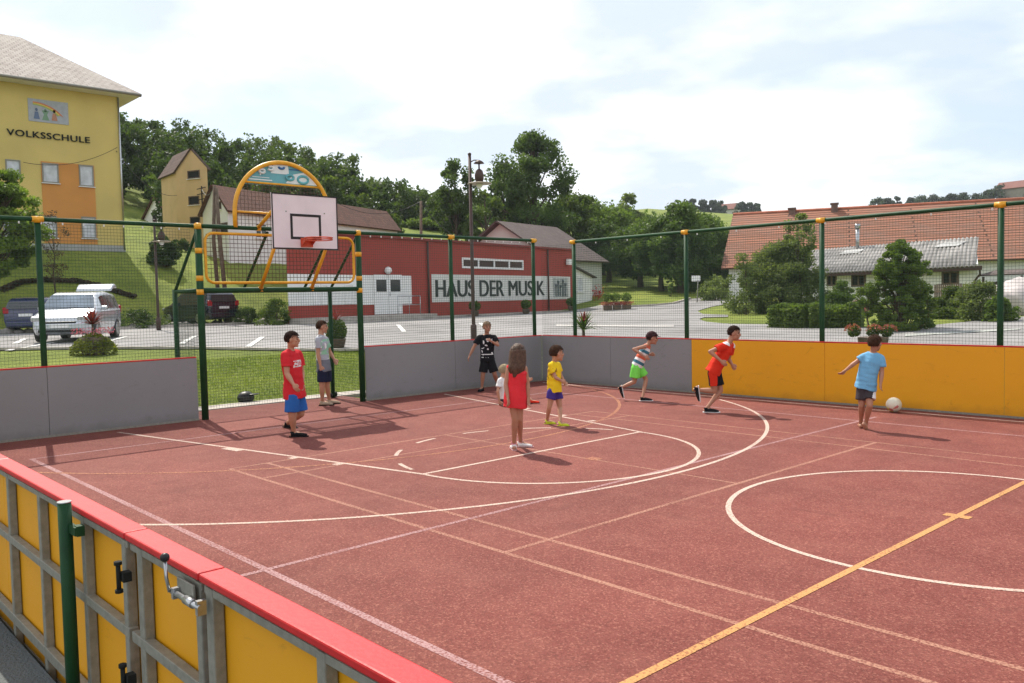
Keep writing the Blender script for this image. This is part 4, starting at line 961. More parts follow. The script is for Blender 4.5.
roofquad(SCH, 'roof', A_, B_, Cc, D_, rt1); roofquad(SCH, 'roof', B_, (SX - 13 - ov, SC0.y + ov, eo), Cc, Cc, rt1); roofquad(SCH, 'roof', (SX - 13 - ov, SC0.y + ov, eo), (SX - 13 - ov, SC0.y - 27, eo), D_, Cc, rt1)
mb = MB(); mb.b2((SX, SC0.y - 26, eo - .06), (SX + ov, SC0.y - .002, eo - .005)); mb.b2((SX - 13, SC0.y, eo - .06), (SX + ov - .01, SC0.y + ov - .01, eo - .007)); mb.build('soffit', MT['white'], SCH)
mb = MB(); mb.tube([(SX + ov + .06, SC0.y - 26, eo + .02), (SX + ov + .06, SC0.y + ov, eo + .02)], .08, 8); mb.build('gutter', MT['galv'], SCH)
mb = MB(); mb.tube([B_, Cc], .1, 8); mb.tube([D_, Cc], .1, 8); mb.build('ridge_tiles', mat('ridge_brown', (.16, .10, .085), .9, .2, 3), SCH)
dp = F.uz(117.5, 100)[0]; mb = MB(); mb.tube([F.pt(dp, zp, .09), F.pt(dp, eo - .1, .09)], .05, 8); mb.build('downpipe', MT['galv_bright'], SCH)
u0, u1, z0, z1 = F.rect((40.5, 161), (97.5, 244)); F.slab((u0, u1, zp + .3, z1), 'wall_panel', om, .0, .03)
F2 = Facade(F.pt(0, 0, .03), (0, 1), SCH)
for r in (((41.5, 162.5), (59, 183.5)), ((78.5, 164.5), (94, 187)), ((5, 159), (21, 178)), ((41, 215.5), (57.5, 238)), ((81, 216.5), (96.5, 238.5)), ((2, 214), (18, 236))):
    Fx = F2 if r[0][0] > 30 else F
    Fx.window(Fx.rect(*r), 'galv', 'curtain', .07, 1, .05)
for k in range(1, 5):
    for z_ in (0, 1):
        r = F.rect((5, 159 + 55 * z_), (21, 178 + 56 * z_)); F.window((r[0] - 3.2 * k, r[1] - 3.2 * k, r[2], r[3]), 'galv', 'curtain', .07, 1, .05)
tr = F.rect((6.2, 128), (89.8, 143.5)); zt = (F.uz(6, 127.6)[1] + F.uz(89.5, 138.2)[1]) / 2; zb_ = (F.uz(6, 134.8)[1] + F.uz(89.5, 143.4)[1]) / 2
F.text('VOLKSSCHULE', (tr[0], tr[1], zb_, zt), 'sign_lettering', 'dark', .02, .05, .025, 1.1)
# painted panel: rainbow over three figures
r = F.rect((27.5, 99), (68.7, 124.5)); zc1 = (F.uz(28, 98.6)[1] + F.uz(68.7, 102.6)[1]) / 2; zc0 = (F.uz(28, 121)[1] + F.uz(68.7, 124.8)[1]) / 2
r = (r[0], r[1], zc0, zc1); pn = F.slab(r, 'picture_panel', mat('picture_grey', (.36, .38, .42), .7, .08, 5), 0, .03)
def pic(pts, col, o=.034, name='picture_marking'):
    mb = MB(); P = [F.pt(r[0] + (r[1] - r[0]) * a, r[2] + (r[3] - r[2]) * b, o) for a, b in pts]; mb.prism(P, F.n * .01); mb.build(name, mat('pic_' + str(len(bpy.data.materials)), col, .7, .05, 5), pn)
sg_ = 1 if F.uz(69, 110)[0] > F.uz(28, 110)[0] else -1
def sx_(a): return a if sg_ > 0 else 1 - a
def band(r0, r1, col):
    N = 14; o_ = [(sx_(.12 + r1 * math.sin(R_(88 * i / N))), -.15 + 1.0 * r1 * 1.22 * math.cos(R_(88 * i / N))) for i in range(N + 1)]; i_ = [(sx_(.12 + r0 * math.sin(R_(88 * i / N))), -.15 + 1.0 * r0 * 1.22 * math.cos(R_(88 * i / N))) for i in range(N, -1, -1)]
    pts = [(a, b) for a, b in o_ + i_ if b > .3]; pic(pts, col)
band(.80, .84, (.55, .18, .08)); band(.76, .80, (.6, .42, .10)); band(.72, .76, (.32, .40, .12))
def fig(a, col, w, skirt):
    pic([(sx_(a - w), .12), (sx_(a - w * .5), .44), (sx_(a + w * .5), .44), (sx_(a + w), .12)] if skirt else [(sx_(a - w), .1), (sx_(a - w * .4), .35), (sx_(a - w), .52), (sx_(a + w), .52), (sx_(a + w * .4), .35), (sx_(a + w), .1)], col)
    pic([(sx_(a + .035 * math.cos(k)), .53 + .075 * math.sin(k)) for k in [i * .785 for i in range(8)]], [c * .8 for c in col])
fig(.2, (.12, .17, .28), .075, True); fig(.42, (.18, .30, .20), .09, False); fig(.64, (.42, .20, .13), .075, True)
mb = MB()
# ---------------------------------------------------------------- hose tower
tm = mat('tower_ochre', (.60, .43, .23), .9, .08, .8, .12, 20, detail=9)
TD = 68
TW = empty('tower', G(186, TD), 'narrow ochre tower with a steep gabled roof and three small windows on the bank', 'tower')
tP = G(186, TD); tdir = (at(208.5, 200, 66) - at(177, 200, TD)); tdir.z = 0; tdir.normalize()
FT = Facade(at(177, 200, TD), tdir, TW)
uR = FT.uz(208.3, 200)[0]; zt0 = FT.pt(0, 0)[2]; ztE = FT.uz(177, 171)[1]; ztA = FT.uz(192, 149.5)[1]; zt_b = T(tP.x, tP.y) - 2
bk = -FT.n; side = (at(162, 200, 71.5) - at(177, 200, TD)); side.z = 0
mb = MB(); Q = [FT.pt(0, zt_b), FT.pt(uR, zt_b), FT.pt(uR, zt_b) + side, FT.pt(0, zt_b) + side]
hexa(mb, Q, [Vector((q.x, q.y, ztE)) for q in Q])
mb.prism([FT.pt(0, ztE), FT.pt(uR, ztE), FT.pt(uR / 2, ztA)], side); mb.build('wall', tm, TW)
rt2 = tilemat('old_tiles', ((.20, .14, .12), (.14, .095, .085), (.10, .075, .07)), .25, .3, .02, .5, bump=.6)
s1 = side.normalized(); ex = .12
def tp(u, z, k): return FT.pt(u, z) + (s1 * (side.length + ex) if k else -s1 * ex)
dz = (ztA - ztE) / (uR / 2)
roofquad(TW, 'roof', tp(-.2, ztE - .2 * dz + .02, 0), tp(-.2, ztE - .2 * dz + .02, 1), tp(uR / 2, ztA + .02, 1), tp(uR / 2, ztA + .02, 0), rt2)
roofquad(TW, 'roof', tp(uR + .2, ztE - .2 * dz + .02, 1), tp(uR + .2, ztE - .2 * dz + .02, 0), tp(uR / 2, ztA + .02, 0), tp(uR / 2, ztA + .02, 1), rt2)
for a, b in (((187.5, 171), (200, 178)), ((188.5, 196.5), (199.5, 204.5)), ((190, 217), (200.5, 226))): FT.window(FT.rect(a, b), 'wood_old', 'dark', .08, 1, .03)
mb = MB(); mb.tube([FT.pt(uR * .85, ztE - 3.4, .15), FT.pt(uR * .85, ztE - 1.3, .15)], .05, 6)
for k in range(3): mb.tube([FT.pt(uR * .85 - .4, ztE - 1.5 - k * .4, .2), FT.pt(uR * .85 + .4, ztE - 1.4 - k * .4, .2)], .03, 5)
mb.build('wire_bracket', MT['dark'], TW)
# ---------------------------------------------------------------- gabled houses on the bank
def gable_house(label, pxa, Da, pxb, Db, py_eave, py_apex, depth, wallm, roofm, over=.25, name='house', wins=(), base=None):
    """gable end from pxa to pxb, the ridge running away along depth vector"""
    A = at(pxa, 220, Da); B = at(pxb, 220, Db); d = B - A; d.z = 0; L = d.length; d.normalize()
    g = (G(pxa, Da) + G(pxb, Db)) / 2; H = empty(name, g, label, 'house'); f = Facade(A, d, H)
    zE_ = f.uz(pxa, py_eave)[1]; zA_ = onplane((pxa + pxb) / 2, py_apex, f.P0, f.d).z; zb = (base if base is not None else g.z - 2.5)
    depth = Vector(depth); s = depth.normalized(); mb = MB(); Q = [f.pt(0, zb), f.pt(L, zb), f.pt(L, zb) + depth, f.pt(0, zb) + depth]
    hexa(mb, Q, [Vector((q.x, q.y, zE_)) for q in Q]); mb.prism([f.pt(0, zE_), f.pt(L, zE_), f.pt(L / 2, zA_)], depth); mb.build('wall', wallm, H)
    k = (zA_ - zE_) / (L / 2)
    for a, sg in ((0, -1), (L, 1)):
        e0 = f.pt(a + sg * over, zE_ - over * k + .03) - s * over; e1 = f.pt(a + sg * over, zE_ - over * k + .03) + depth + s * over
        r0 = f.pt(L / 2, zA_ + .03) - s * over; r1 = f.pt(L / 2, zA_ + .03) + depth + s * over
        roofquad(H, 'roof', e0, e1, r1, r0, roofm)
    for (p, q) in wins: f.window(f.rect(p, q), 'wood_old', 'dark', .07, 1, .03)
    return H, f, L, zE_, zA_, zb
rt3 = tilemat('brown_tiles', ((.17, .085, .06), (.12, .06, .045), (.09, .05, .04)), .25, .3, .02, .5)
a0, a1 = at(155, 215, 82), at(215, 215, 98); dv = a1 - a0; dv.z = 0
gable_house('small white gabled house half hidden by the ochre tower, under the wood', 139, 83, 172, 79, 228, 198, dv.normalized() * 9, MT['white'], rt3, wins=[((152.5, 211.5), (157, 222.5)), ((146.5, 231), (150.5, 236))])
a0, a1 = at(228, 210, 58), at(396, 210, 74); dv = a1 - a0; dv.z = 0
LH, lf, L_, zE_, zA_, zb_2 = gable_house('long white farmhouse with a brown tiled roof, on the bank behind the basketball board', 203, 60.5, 228, 57.5, 213.5, 186.5, dv, MT['white'], rt3, wins=[((216.5, 202), (221.5, 209)), ((216, 224), (228, 233))])
fl = Facade(lf.pt(L_, 0), dv.normalized(), LH)
for k in range(4): fl.window((2.5 + 4.2 * k, 3.6 + 4.2 * k, zE_ - 1.7, zE_ - .7), 'white_gloss', 'glass', .07, 2, .03)
# ---------------------------------------------------------------- Haus der Musik
rm_ = mat('music_red', (.30, .052, .04), .9, .05, .5, .15, 40, detail=9); 
MH = empty('music_house', (HA.x, HA.y, HA.z), 'low flat red building with a white lettered band, white double door and window strip', 'building')
H = Facade(HA, hdv, MH); uL = H.uz(288, 300)[0]; uRt = H.uz(573, 300)[0]; zT = H.uz(569, 250.5)[1]; zG = H.uz(569, 310.5)[1]
mb = MB(); Q = [H.pt(uL, zG - 1), H.pt(uRt, zG - 1), H.pt(uRt, zG - 1, -11), H.pt(uL, zG - 1) + hdir(292) * 12]; hexa(mb, Q, [Vector((q.x, q.y, zT)) for q in Q]); mb.build('wall', rm_, MH)
H.slab((uL - .02, uRt + .1, zT, zT + .12), 'parapet', mat('parapet_red', (.20, .035, .03), .7, .1, 2), -.1, .12)
bz1 = (H.uz(431.5, 273)[1] + H.uz(569, 277.5)[1]) / 2; bz0 = (H.uz(431.5, 302.3)[1] + H.uz(569, 299)[1]) / 2
bnd = H.slab((H.uz(431.5, 290)[0], H.uz(570, 290)[0], bz0, bz1), 'sign_band', mat('band_white', (.60, .60, .56), .8, .05, .8), .0, .03)
ua, ub = H.uz(435, 290)[0], H.uz(543.5, 290)[0]; hz = bz1 - bz0
ltr = mat('lettering_green', (.025, .035, .03), .6, .1, 3)
for wd, p0, p1 in (('HAUS', 435, 474), ('DER', 479, 503.5), ('MUSIK', 508, 544)): H.text(wd, (H.uz(p0, 290)[0], H.uz(p1, 290)[0], bz0 + hz * .18, bz0 + hz * .80), 'sign_lettering', ltr, .032, .03, .035)
po = H.slab(H.rect((552.5, 278), (567.5, 297)), 'poster', mat('poster_grey', (.34, .36, .34), .7, .3, 4), .032, .045)
pr = H.rect((553.5, 279), (566.5, 296)); pmk = mat('poster_dark', (.10, .12, .12), .7, .3, 6)
for i, (fx, w_, hh) in enumerate(((.08, .1, .55), (.24, .13, .75), (.43, .1, .5), (.6, .14, .8), (.8, .12, .6))):
    mb = MB(); u_ = pr[0] + (pr[1] - pr[0]) * fx; mb.box(H.pt(u_ + w_ * .8, pr[2] + (pr[3] - pr[2]) * hh / 2, .05), ((pr[1] - pr[0]) * w_, .006, (pr[3] - pr[2]) * hh), H.d); mb.ball(H.pt(u_ + w_ * .8, pr[2] + (pr[3] - pr[2]) * (hh + .08), .05), .12, sub=1); mb.build('poster_marking', pmk, po)
H.window(H.rect((461.5, 257.5), (523, 270)), 'white_gloss', 'glass', .12, 4, .05, False)
wr = H.rect((361, 275.5), (411.5, 304)); wz1 = (H.uz(361, 276)[1] + H.uz(411.5, 275)[1]) / 2; wz0 = (H.uz(361, 305.5)[1] + H.uz(411.5, 303)[1]) / 2
H.slab((wr[0], wr[1], wz0, wz1), 'wall_field', 'white', .0, .03)
lz1 = (H.uz(290, 279)[1] + H.uz(355, 277.5)[1]) / 2; lz0 = (H.uz(300, 305.5)[1] + H.uz(350, 304.8)[1]) / 2
H.slab((uL + .0, wr[0] - .02, lz0, wz1), 'wall_field', 'white', .0, .032)
for a, b in (((312, 284), (319.8, 304.5)), ((320.2, 284), (328, 304.5)), ((343.5, 284), (353.5, 304.3))): H.window(H.rect(a, b), 'white_gloss', 'glass', .08, 1, .06, False)
Hd = Facade(H.pt(0, 0, .03), hdv, MH); dr = Hd.rect((373.2, 274.5), (402, 313.5)); du_ = (dr[0] + dr[1]) / 2
for (a, b) in ((dr[0], du_ - .015), (du_ + .015, dr[1])):
    dmb = MB(); dmb.box(Hd.pt((a + b) / 2, (dr[2] + dr[3]) / 2, .03), (b - a, .05, dr[3] - dr[2]), Hd.d); do = dmb.build('door', MT['white_gloss'], MH, bevel=.01)
    z1_ = dr[3] - .22; mb = MB(); mb.box(Hd.pt((a + b) / 2, z1_ - .35, .06), ((b - a) * .72, .01, .62), Hd.d); mb.build('pane', MT['glass'], do)
mb = MB(); mb.tube([Hd.pt(du_ + .1, dr[2] + .95, .07), Hd.pt(du_ + .1, dr[2] + 1.15, .07)], .02, 6); mb.build('door_handle', MT['galv_bright'], MH)
mb = MB(); mb.ball(H.pt(H.uz(386, 270)[0], H.uz(386, 270.5)[1], .15), .2); mb.build('wall_lamp', MT['white_gloss'], MH)
zter = dr[2] - .03
mb = MB(); mb.box(H.pt((uL + dr[1] + .6) / 2, (zter + zG - .6) / 2, 1.0), (dr[1] + .6 - uL, 1.95, zter - zG + .6), H.d)
for k in range(3): mb.box(H.pt(dr[1] + .6 + .16 + .3 * k, (zG - .6 + zter - .13 * (k + 1)) / 2, 1.0), (.3, 1.9, zter - .13 * (k + 1) - zG + .6), H.d)
mb.build('terrace', MT['concrete'], MH)
mb = MB(); ra, rb_ = dr[0] - .2, dr[1] - .6
for q in (ra, (ra + rb_) / 2, rb_): mb.tube([H.pt(q, zter, 1.85), H.pt(q, zter + .95, 1.85)], .022, 6)
for z_ in (.5, .95): mb.tube([H.pt(ra, zter + z_, 1.85), H.pt(rb_, zter + z_, 1.85)], .022, 6)
mb.build('railing', MT['galv_bright'], MH)
for px in (427.6, 547.5):
    u_ = H.uz(px, 290)[0]; mb = MB(); mb.tube([H.pt(u_, zG, .09), H.pt(u_, zT - .05, .09)], .055, 8); mb.build('downpipe', MT['dark_brown'], MH)
H.slab((H.uz(415, 300)[0], uRt + 6, zG - .8, zG + .04), 'footpath', 'concrete', .02, .9)
fl_ = H.uz(566, 262); mb = MB(); mb.box(H.pt(fl_[0], fl_[1], .25), (.45, .2, .4), H.d, (0, .2, 1)); mb.tube([H.pt(fl_[0], fl_[1], .0), H.pt(fl_[0], fl_[1], .2)], .03, 6); mb.build('floodlight', MT['white_gloss'], MH)
# tiled roof house behind and the white annex at its right end
AN = empty('annex', H.pt(uRt + 3, zG, -2), 'white annex with a brown gabled roof, standing behind and right of the red building', 'house')
rt4 = tilemat('annex_tiles', ((.15, .115, .105), (.11, .085, .08), (.085, .07, .065)), .25, .3, .02, .6)
FA = Facade(H.pt(0, 0, -2.5), hdv, AN); ua0 = FA.uz(440, 290)[0]; ua1 = FA.uz(602, 290)[0]
zea = FA.uz(601.5, 262)[1]; rdg = onplane(500, 222.5, H.pt(0, 0, -7), hdv); zrd = rdg.z; ur0 = (rdg - H.P0).dot(H.d)
mb = MB(); Q = [FA.pt(ur0, zG - 1), FA.pt(ua1, zG - 1), FA.pt(ua1, zG - 1, -9), FA.pt(ur0, zG - 1, -9)]; hexa(mb, Q, [Vector((q.x, q.y, zea)) for q in Q])
mb.prism([FA.pt(ur0, zea), FA.pt(ur0, zea, -9), FA.pt(ur0, zrd - .1, -4.5)], H.d * (ua1 - ur0)); mb.build('wall', mat('annex_white', (.50, .50, .48), .9, .06, 1), AN)
roofquad(AN, 'roof', FA.pt(ur0 - .5, zea - .1, .45), FA.pt(ua1 + .4, zea - .1, .45), FA.pt(ua1 + .4, zrd, -4.5), FA.pt(ur0 - .5, zrd, -4.5), rt4)
roofquad(AN, 'roof', FA.pt(ua1 + .4, zea - .1, -9.45), FA.pt(ur0 - .5, zea - .1, -9.45), FA.pt(ur0 - .5, zrd, -4.5), FA.pt(ua1 + .4, zrd, -4.5), rt4)
# porch of the annex
FP = Facade(H.pt(uRt, 0, -1.0), hdv, AN); p0_, p1_ = uRt + .05 - uRt, FP.uz(592, 290)[0]; zpe = FP.uz(592, 277)[1]; zpt = FP.uz(575, 262)[1]
mb = MB(); mb.prism([FP.pt(p0_, zG - 1), FP.pt(p1_, zG - 1), FP.pt(p1_, zpe), FP.pt(p0_, zpt)], -FP.n * 1.45); mb.build('porch', MT['white'], AN)
roofquad(AN, 'porch_roof', FP.pt(p1_ + .3, zpe - .1, -1.5), FP.pt(p1_ + .3, zpe - .1, .3), FP.pt(p0_, zpt + .03, .3), FP.pt(p0_, zpt + .03, -1.5), rt4, .08)
FP.window(FP.rect((577, 277), (583, 292)), 'white_gloss', 'curtain', .07, 1, .04)
FP.slab(FP.rect((585.5, 279), (591, 306)), 'porch_door', 'white_gloss', 0, .05)
fb = FP.uz(593, 294); mb = MB(); random.seed(3)
for k in range(260):
    a = Vector((random.gauss(0, .25), random.gauss(0, .25), random.gauss(0, .28))); c = FP.pt(fb[0] + .2, fb[1], .3) + a; d1 = Vector((random.gauss(0, 1), random.gauss(0, 1), random.gauss(0, 1))).normalized(); _, b1, c1 = mb.frame(d1)
    mb.face([c, c + b1 * .09, c + c1 * .09])
mb.build('hanging_flowers', mat('geranium', (.45, .03, .03), .7, .3, 6), AN, fixn=False)
# ---------------------------------------------------------------- farm on the right
tile = tilemat('farm_tiles', ((.35, .148, .09), (.29, .125, .078), (.19, .12, .095)), 9.0, .40, .07, .25, bump=1.0)
P0 = at(722, 268, 66); P1 = at(1010, 262, 66.5); dF = P1 - P0; dF.z = 0; dF.normalize()
FM = empty('farmhouse', G(860, 62), 'long farm building under a big orange tiled roof, behind the grey shed', 'farmhouse'); f = Facade(P0, dF, FM)
zE2 = f.uz(860, 262)[1]; gb = T(P0.x, P0.y) - 1
bkv = -f.n * 8
zR = (onplane(860, 209, P0 + bkv * .98, dF)).z
ul, ur2 = -.0, f.uz(1010, 262)[0] + 16
mb = MB(); Q = [f.pt(ul + .5, gb), f.pt(ur2 - .5, gb), f.pt(ur2 - .5, gb) + bkv * 2, f.pt(ul + .5, gb) + bkv * 2]; hexa(mb, Q, [Vector((q.x, q.y, zE2)) for q in Q])
mb.prism([f.pt(ul + .5, zE2), f.pt(ul + .5, zE2) + bkv * 2, f.pt(ul + .5, zR - .1) + bkv], f.d * (ur2 - ul - 1)); mb.build('wall', MT['white'], FM)
roofquad(FM, 'roof', f.pt(ul, zE2 - .25, .6), f.pt(ur2, zE2 - .25, .6), f.pt(ur2, zR) + bkv, f.pt(ul, zR) + bkv, tile)
roofquad(FM, 'roof', f.pt(ur2, zE2 - .25, .6) + bkv * 2.15, f.pt(ul, zE2 - .25, .6) + bkv * 2.15, f.pt(ul, zR) + bkv, f.pt(ur2, zR) + bkv, tile)
mb = MB(); mb.tube([f.pt(ul, zR + .1) + bkv, f.pt(ur2, zR + .1) + bkv], .16, 8); mb.build('ridge_tiles', mat('ridge_orange', (.36, .12, .07), .9, .2, 2), FM)
for px, py, h_, w_ in ((834.5, 209, .5, .5), (792, 214, .3, .5)):
    c = onplane(px, py, P0 + bkv * .95, dF); mb = MB(); mb.box((c.x, c.y, zR + h_ / 2 - .5), (w_, w_, h_ + .9), dF); mb.box((c.x, c.y, zR + h_ - .0), (w_ + .15, w_ + .15, .12), dF); mb.build('chimney', mat('chimney_%d' % px, (.16, .10, .085) if px < 900 else (.35, .12, .08), .9, .2, 3), FM)
cg = mat('corrugated', (.25, .24, .23), .8, .3, .9, .2, 20, detail=9)
S0 = at(824, 270.5, 52.5); S1 = at(985, 264, 46.5); dS = S1 - S0; dS.z = 0; dS.normalize()
SH = empty('shed', G(900, 50), 'low white shed with grey corrugated roof and dark windows, in front of the tiled farmhouse', 'shed'); fs = Facade(S0, dS, SH)
zse = (fs.uz(824, 270.5)[1] + fs.uz(985, 265)[1]) / 2; sl = fs.uz(790, 270)[0]; sr = fs.uz(978, 270)[0]; gs = T(S0.x, S0.y) - 1
bs = hdir(950) * 5.0; zsr = onplane(900, 243.5, S0 + bs, dS).z
mb = MB(); Q = [fs.pt(sl, gs), fs.pt(sr, gs), fs.pt(sr, gs) + bs, fs.pt(sl, gs) + bs]; hexa(mb, Q, [Vector((q.x, q.y, zse)) for q in Q])
mb.prism([fs.pt(sl, zse), fs.pt(sl, zse) + bs, fs.pt(sl, zsr - .1) + bs], fs.d * (sr - sl)); mb.build('wall', MT['white'], SH)
# corrugations modelled as waves
mb = MB(); n_ = int((sr - sl + .8) / .06); rows = []
e0 = fs.pt(sl - .5, zse - .12, .5); rdg_ = fs.pt(sl - .5, zsr) + bs; nr = fs.d.cross(rdg_ - e0).normalized(); nr = nr if nr.z > 0 else -nr
for i in range(n_):
    o_ = fs.d * (i * .06) + nr * (.045 * math.sin(i * 2 * math.pi / 4)); rows.append((mb.bm.verts.new(e0 + o_), mb.bm.verts.new(rdg_ + o_)))
for a, b in zip(rows, rows[1:]): mb.bm.faces.new((a[0], b[0], b[1], a[1])).smooth = True
ro = mb.build('roof', cg, SH); so = ro.modifiers.new('thick', 'SOLIDIFY'); so.thickness = .03
mb = MB(); mb.box(fs.pt((sl + sr) / 2, zse - .2, .46), (sr - sl + 1, .05, .2), fs.d); mb.build('fascia', MT['dark_brown'], SH)
mb = MB(); mb.tube([fs.pt(sr + .35, zse - .2, .4), fs.pt(sr + .2, zse - .5, .15), fs.pt(sr - .1, zse - .8, .1), fs.pt(sr - .1, gs + 1, .1)], .05, 8); mb.build('downpipe', MT['dark_brown'], SH)
for a, b in (((851.5, 274.5), (866, 286.5)), ((942, 271.5), (959, 284.5)), ((827, 274.5), (837, 286))): fs.window(fs.rect(a, b), 'wood_old', 'dark', .1, 2, .04)
for px in (852, 950):
    c = onplane(px, 251, S0 + bs * .72, dS); mb = MB(); cc = c; zz = zse + (zsr - zse) * .72 + .12
    mb.box((cc.x, cc.y, zz - .02), (1.4, .7, .03), dS, nr); o_ = mb.build('roof_light', mat('pale_sheet_%d' % px, (.36, .36, .35), .6, .1, 3), SH)
c = onplane(857.5, 240, S0 + bs * .9, dS); mb = MB(); mb.tube([(c.x, c.y, zsr - .5), (c.x, c.y, zsr + 1.1)], .11, 10); mb.tube([(c.x, c.y, zsr + 1.1), (c.x, c.y, zsr + 1.35)], .16, 10); mb.build('flue', MT['galv_bright'], SH)
# wood store right of the shed
W0 = G(985, 48); WSd = empty('wood_store', W0, 'dark stack of firewood under a low roof, right of the white shed', 'wood pile'); random.seed(5)
mb = MB(); bz = W0.z
for i in range(18):
    for j in range(6):
        p = W0 + fs.d * (.15 + i * .2) + Vector((0, 0, .1 + j * .18)) - fs.n * random.uniform(0, .12); mb.tube([p, p - fs.n * .9], random.uniform(.07, .1), 6)
mb.build('firewood', MT['wood_old'], WSd)
roofquad(WSd, 'roof', W0 + fs.n * .5 + Vector((0, 0, 1.35)) , W0 + fs.n * .5 + fs.d * 4 + Vector((0, 0, 1.35)), W0 - fs.n * .9 + fs.d * 4 + Vector((0, 0, 1.6)), W0 - fs.n * .9 + Vector((0, 0, 1.6)), rt4, .06)
for k in (0.1, 2.0, 3.9):
    mb = MB(); mb.tube([W0 + fs.d * k + fs.n * .3, W0 + fs.d * k + fs.n * .3 + Vector((0, 0, 1.33))], .06, 6); mb.build('post', MT['wood_old'], WSd)
# garden fence of upright slats
g0, g1 = G(935, 40), G(995, 37); PF = empty('garden_fence', g0, 'grey weathered paling fence among the bushes in front of the shed', 'fence'); L = (g1 - g0).length; dd = (g1 - g0).normalized(); mb = MB()
for i in range(int(L / .14)):
    p = g0 + dd * (i * .14); mb.box((p.x, p.y, p.z + .6), (.09, .02, 1.2 + .05 * math.sin(i * 7)), dd)
mb.build('palings', MT['wood_old'], PF); mb = MB(); mb.box((g0 + g1) / 2 + Vector((0, 0, .9)), (L, .05, .07), dd); mb.box((g0 + g1) / 2 + Vector((0, 0, .35)), (L, .05, .07), dd); mb.build('rail', MT['wood_old'], PF)
# tarpaulin heap
tq = G(1018, 36); mb = MB(); mb.ball(tq + Vector((0, 0, .35)), 1.0, (1.5, .9, .85), 4)
random.seed(2)
for v in mb.bm.verts: v.co += (v.co - tq).normalized() * (.28 * mn.noise(v.co * 1.7) + .1 * mn.noise(v.co * 5))
tag(mb.build('tarpaulin', mat('tarp_pale', (.48, .43, .42), .6, .12, 2, .3, 8), origin=tq), 'pale crumpled tarpaulin heap on the grass by the right edge', 'tarpaulin')
# far houses on the hills
def far_house(px, py, D, w, h, m1, m2, label):
    P = at(px, py, D); g = Vector((P.x, P.y, T(P.x, P.y))); z0 = max(g.z, P.z - h * .6); H_ = empty('house', g, label, 'house'); d = Vector((-hdir(px).y, hdir(px).x, 0)); d = (d + hdir(px) * .4).normalized(); n_ = Vector((-d.y, d.x, 0))
    mb = MB(); mb.box((P.x, P.y, z0 + h * .2 - 2), (w, w * .6, h * .6 + 4), d); mb.build('wall', m1, H_)
    zt_ = z0 + h * .5
    for s_ in (-1, 1):
        e0 = Vector((P.x, P.y, 0)) - d * w * .55 + n_ * s_ * w * .36; e1 = Vector((P.x, P.y, 0)) + d * w * .55 + n_ * s_ * w * .36
        e0.z = e1.z = zt_; r0 = Vector((P.x, P.y, zt_ + h * .5)) - d * w * .55; r1 = Vector((P.x, P.y, zt_ + h * .5)) + d * w * .55
        roofquad(H_, 'roof', e0, e1, r1, r0, m2, .3)
fr = mat('far_roof', (.22, .10, .08), .9, .1, 1); 
far_house(733, 216, 350, 9, 5, MT['white'], fr, 'tiny house with a pinkish roof on the far hilltop')
far_house(1014, 188, 330, 8.5, 5, mat('far_wall', (.25, .22, .2), .9, .1, 1), fr, 'small dark house on the hill at the right edge of the skyline')
# ---------------------------------------------------------------- lamps and poles
def dark_lantern(px, D, ztop, label, armside=1):
    g = G(px, D); o = empty('street_lamp', g, label, 'street lamp', 'dark street lamps'); a = Vector((CR.x, CR.y, 0)).normalized() * armside
    mb = MB(); mb.tube([g + Vector((0, 0, -.2)), Vector((g.x, g.y, g.z + .9)), Vector((g.x, g.y, ztop))], [.062, .055, .045], 12); mb.lathe(g, [(.09, 0), (.09, .5), (.06, .55)], 12); mb.lathe((g.x, g.y, ztop), [(.05, 0), (.055, .04), (.02, .07)], 10); mb.build('pole', MT['dark_brown'], o)
    top = Vector((g.x, g.y, ztop - .22)); e = top + a * .27
    mb = MB(); mb.tube([top, top + a * .12 + Vector((0, 0, .07)), e + Vector((0, 0, .06))], .018, 8); mb.lathe(e + Vector((0, 0, -.03)), [(.16, 0), (.1, .06), (.03, .1)], 14); mb.tube([e, e - Vector((0, 0, .22))], .025, 8); mb.build('arm', MT['dark_brown'], o)
    mb = MB(); mb.lathe(e - Vector((0, 0, .56)), [(.10, 0), (.13, .07), (.135, .2), (.10, .32), (.04, .37)], 16); mb.build('lantern', MT['dark_brown'], o)
    mb = MB(); mb.lathe(e - Vector((0, 0, .625)), [(.36, 0), (.34, .025), (.1, .07)], 24); sh = mb.build('lamp_shade', mat('shade_%d' % px, (.33, .27, .20), .5, .1, 4), o)
    mb = MB(); mb.ball(e - Vector((0, 0, .66)), .10, (1, 1, .9)); mb.build('globe', MT['white_gloss'], o); return o
L1 = dark_lantern(473, 25, at(472, 155, 25).z, 'tall dark street lamp with a dish shade, in front of the red building')
L2 = dark_lantern(157.5, 37, at(157.5, 221, 37).z, 'dark street lamp at the foot of the grass bank, left of the goal', 1)
def pole(px, D, py, r, label, lean=0, name='utility_pole'):
    g = G(px, D); t = at(px + lean, py, D); mb = MB(); mb.tube([g - Vector((0, 0, .3)), t], [r, r * .7], 10)
    o = tag(mb.build(name, MT['wood_old'], origin=g), label, 'pole'); return t
tA = pole(421, 62, 201, .13, 'thin wooden utility pole between the farmhouse and the red building')
g = G(222, 44); AP = empty('utility_pole', g, 'wooden A-shaped utility pole with two legs on the bank behind the goal', 'pole')
tp1 = at(214.5, 186, 44)
mb = MB(); mb.tube([G(220, 44.2) - Vector((0, 0, .3)), at(213.6, 240, 44.2), tp1], [.11, .1, .08], 8); mb.build('leg', MT['wood_old'], AP)
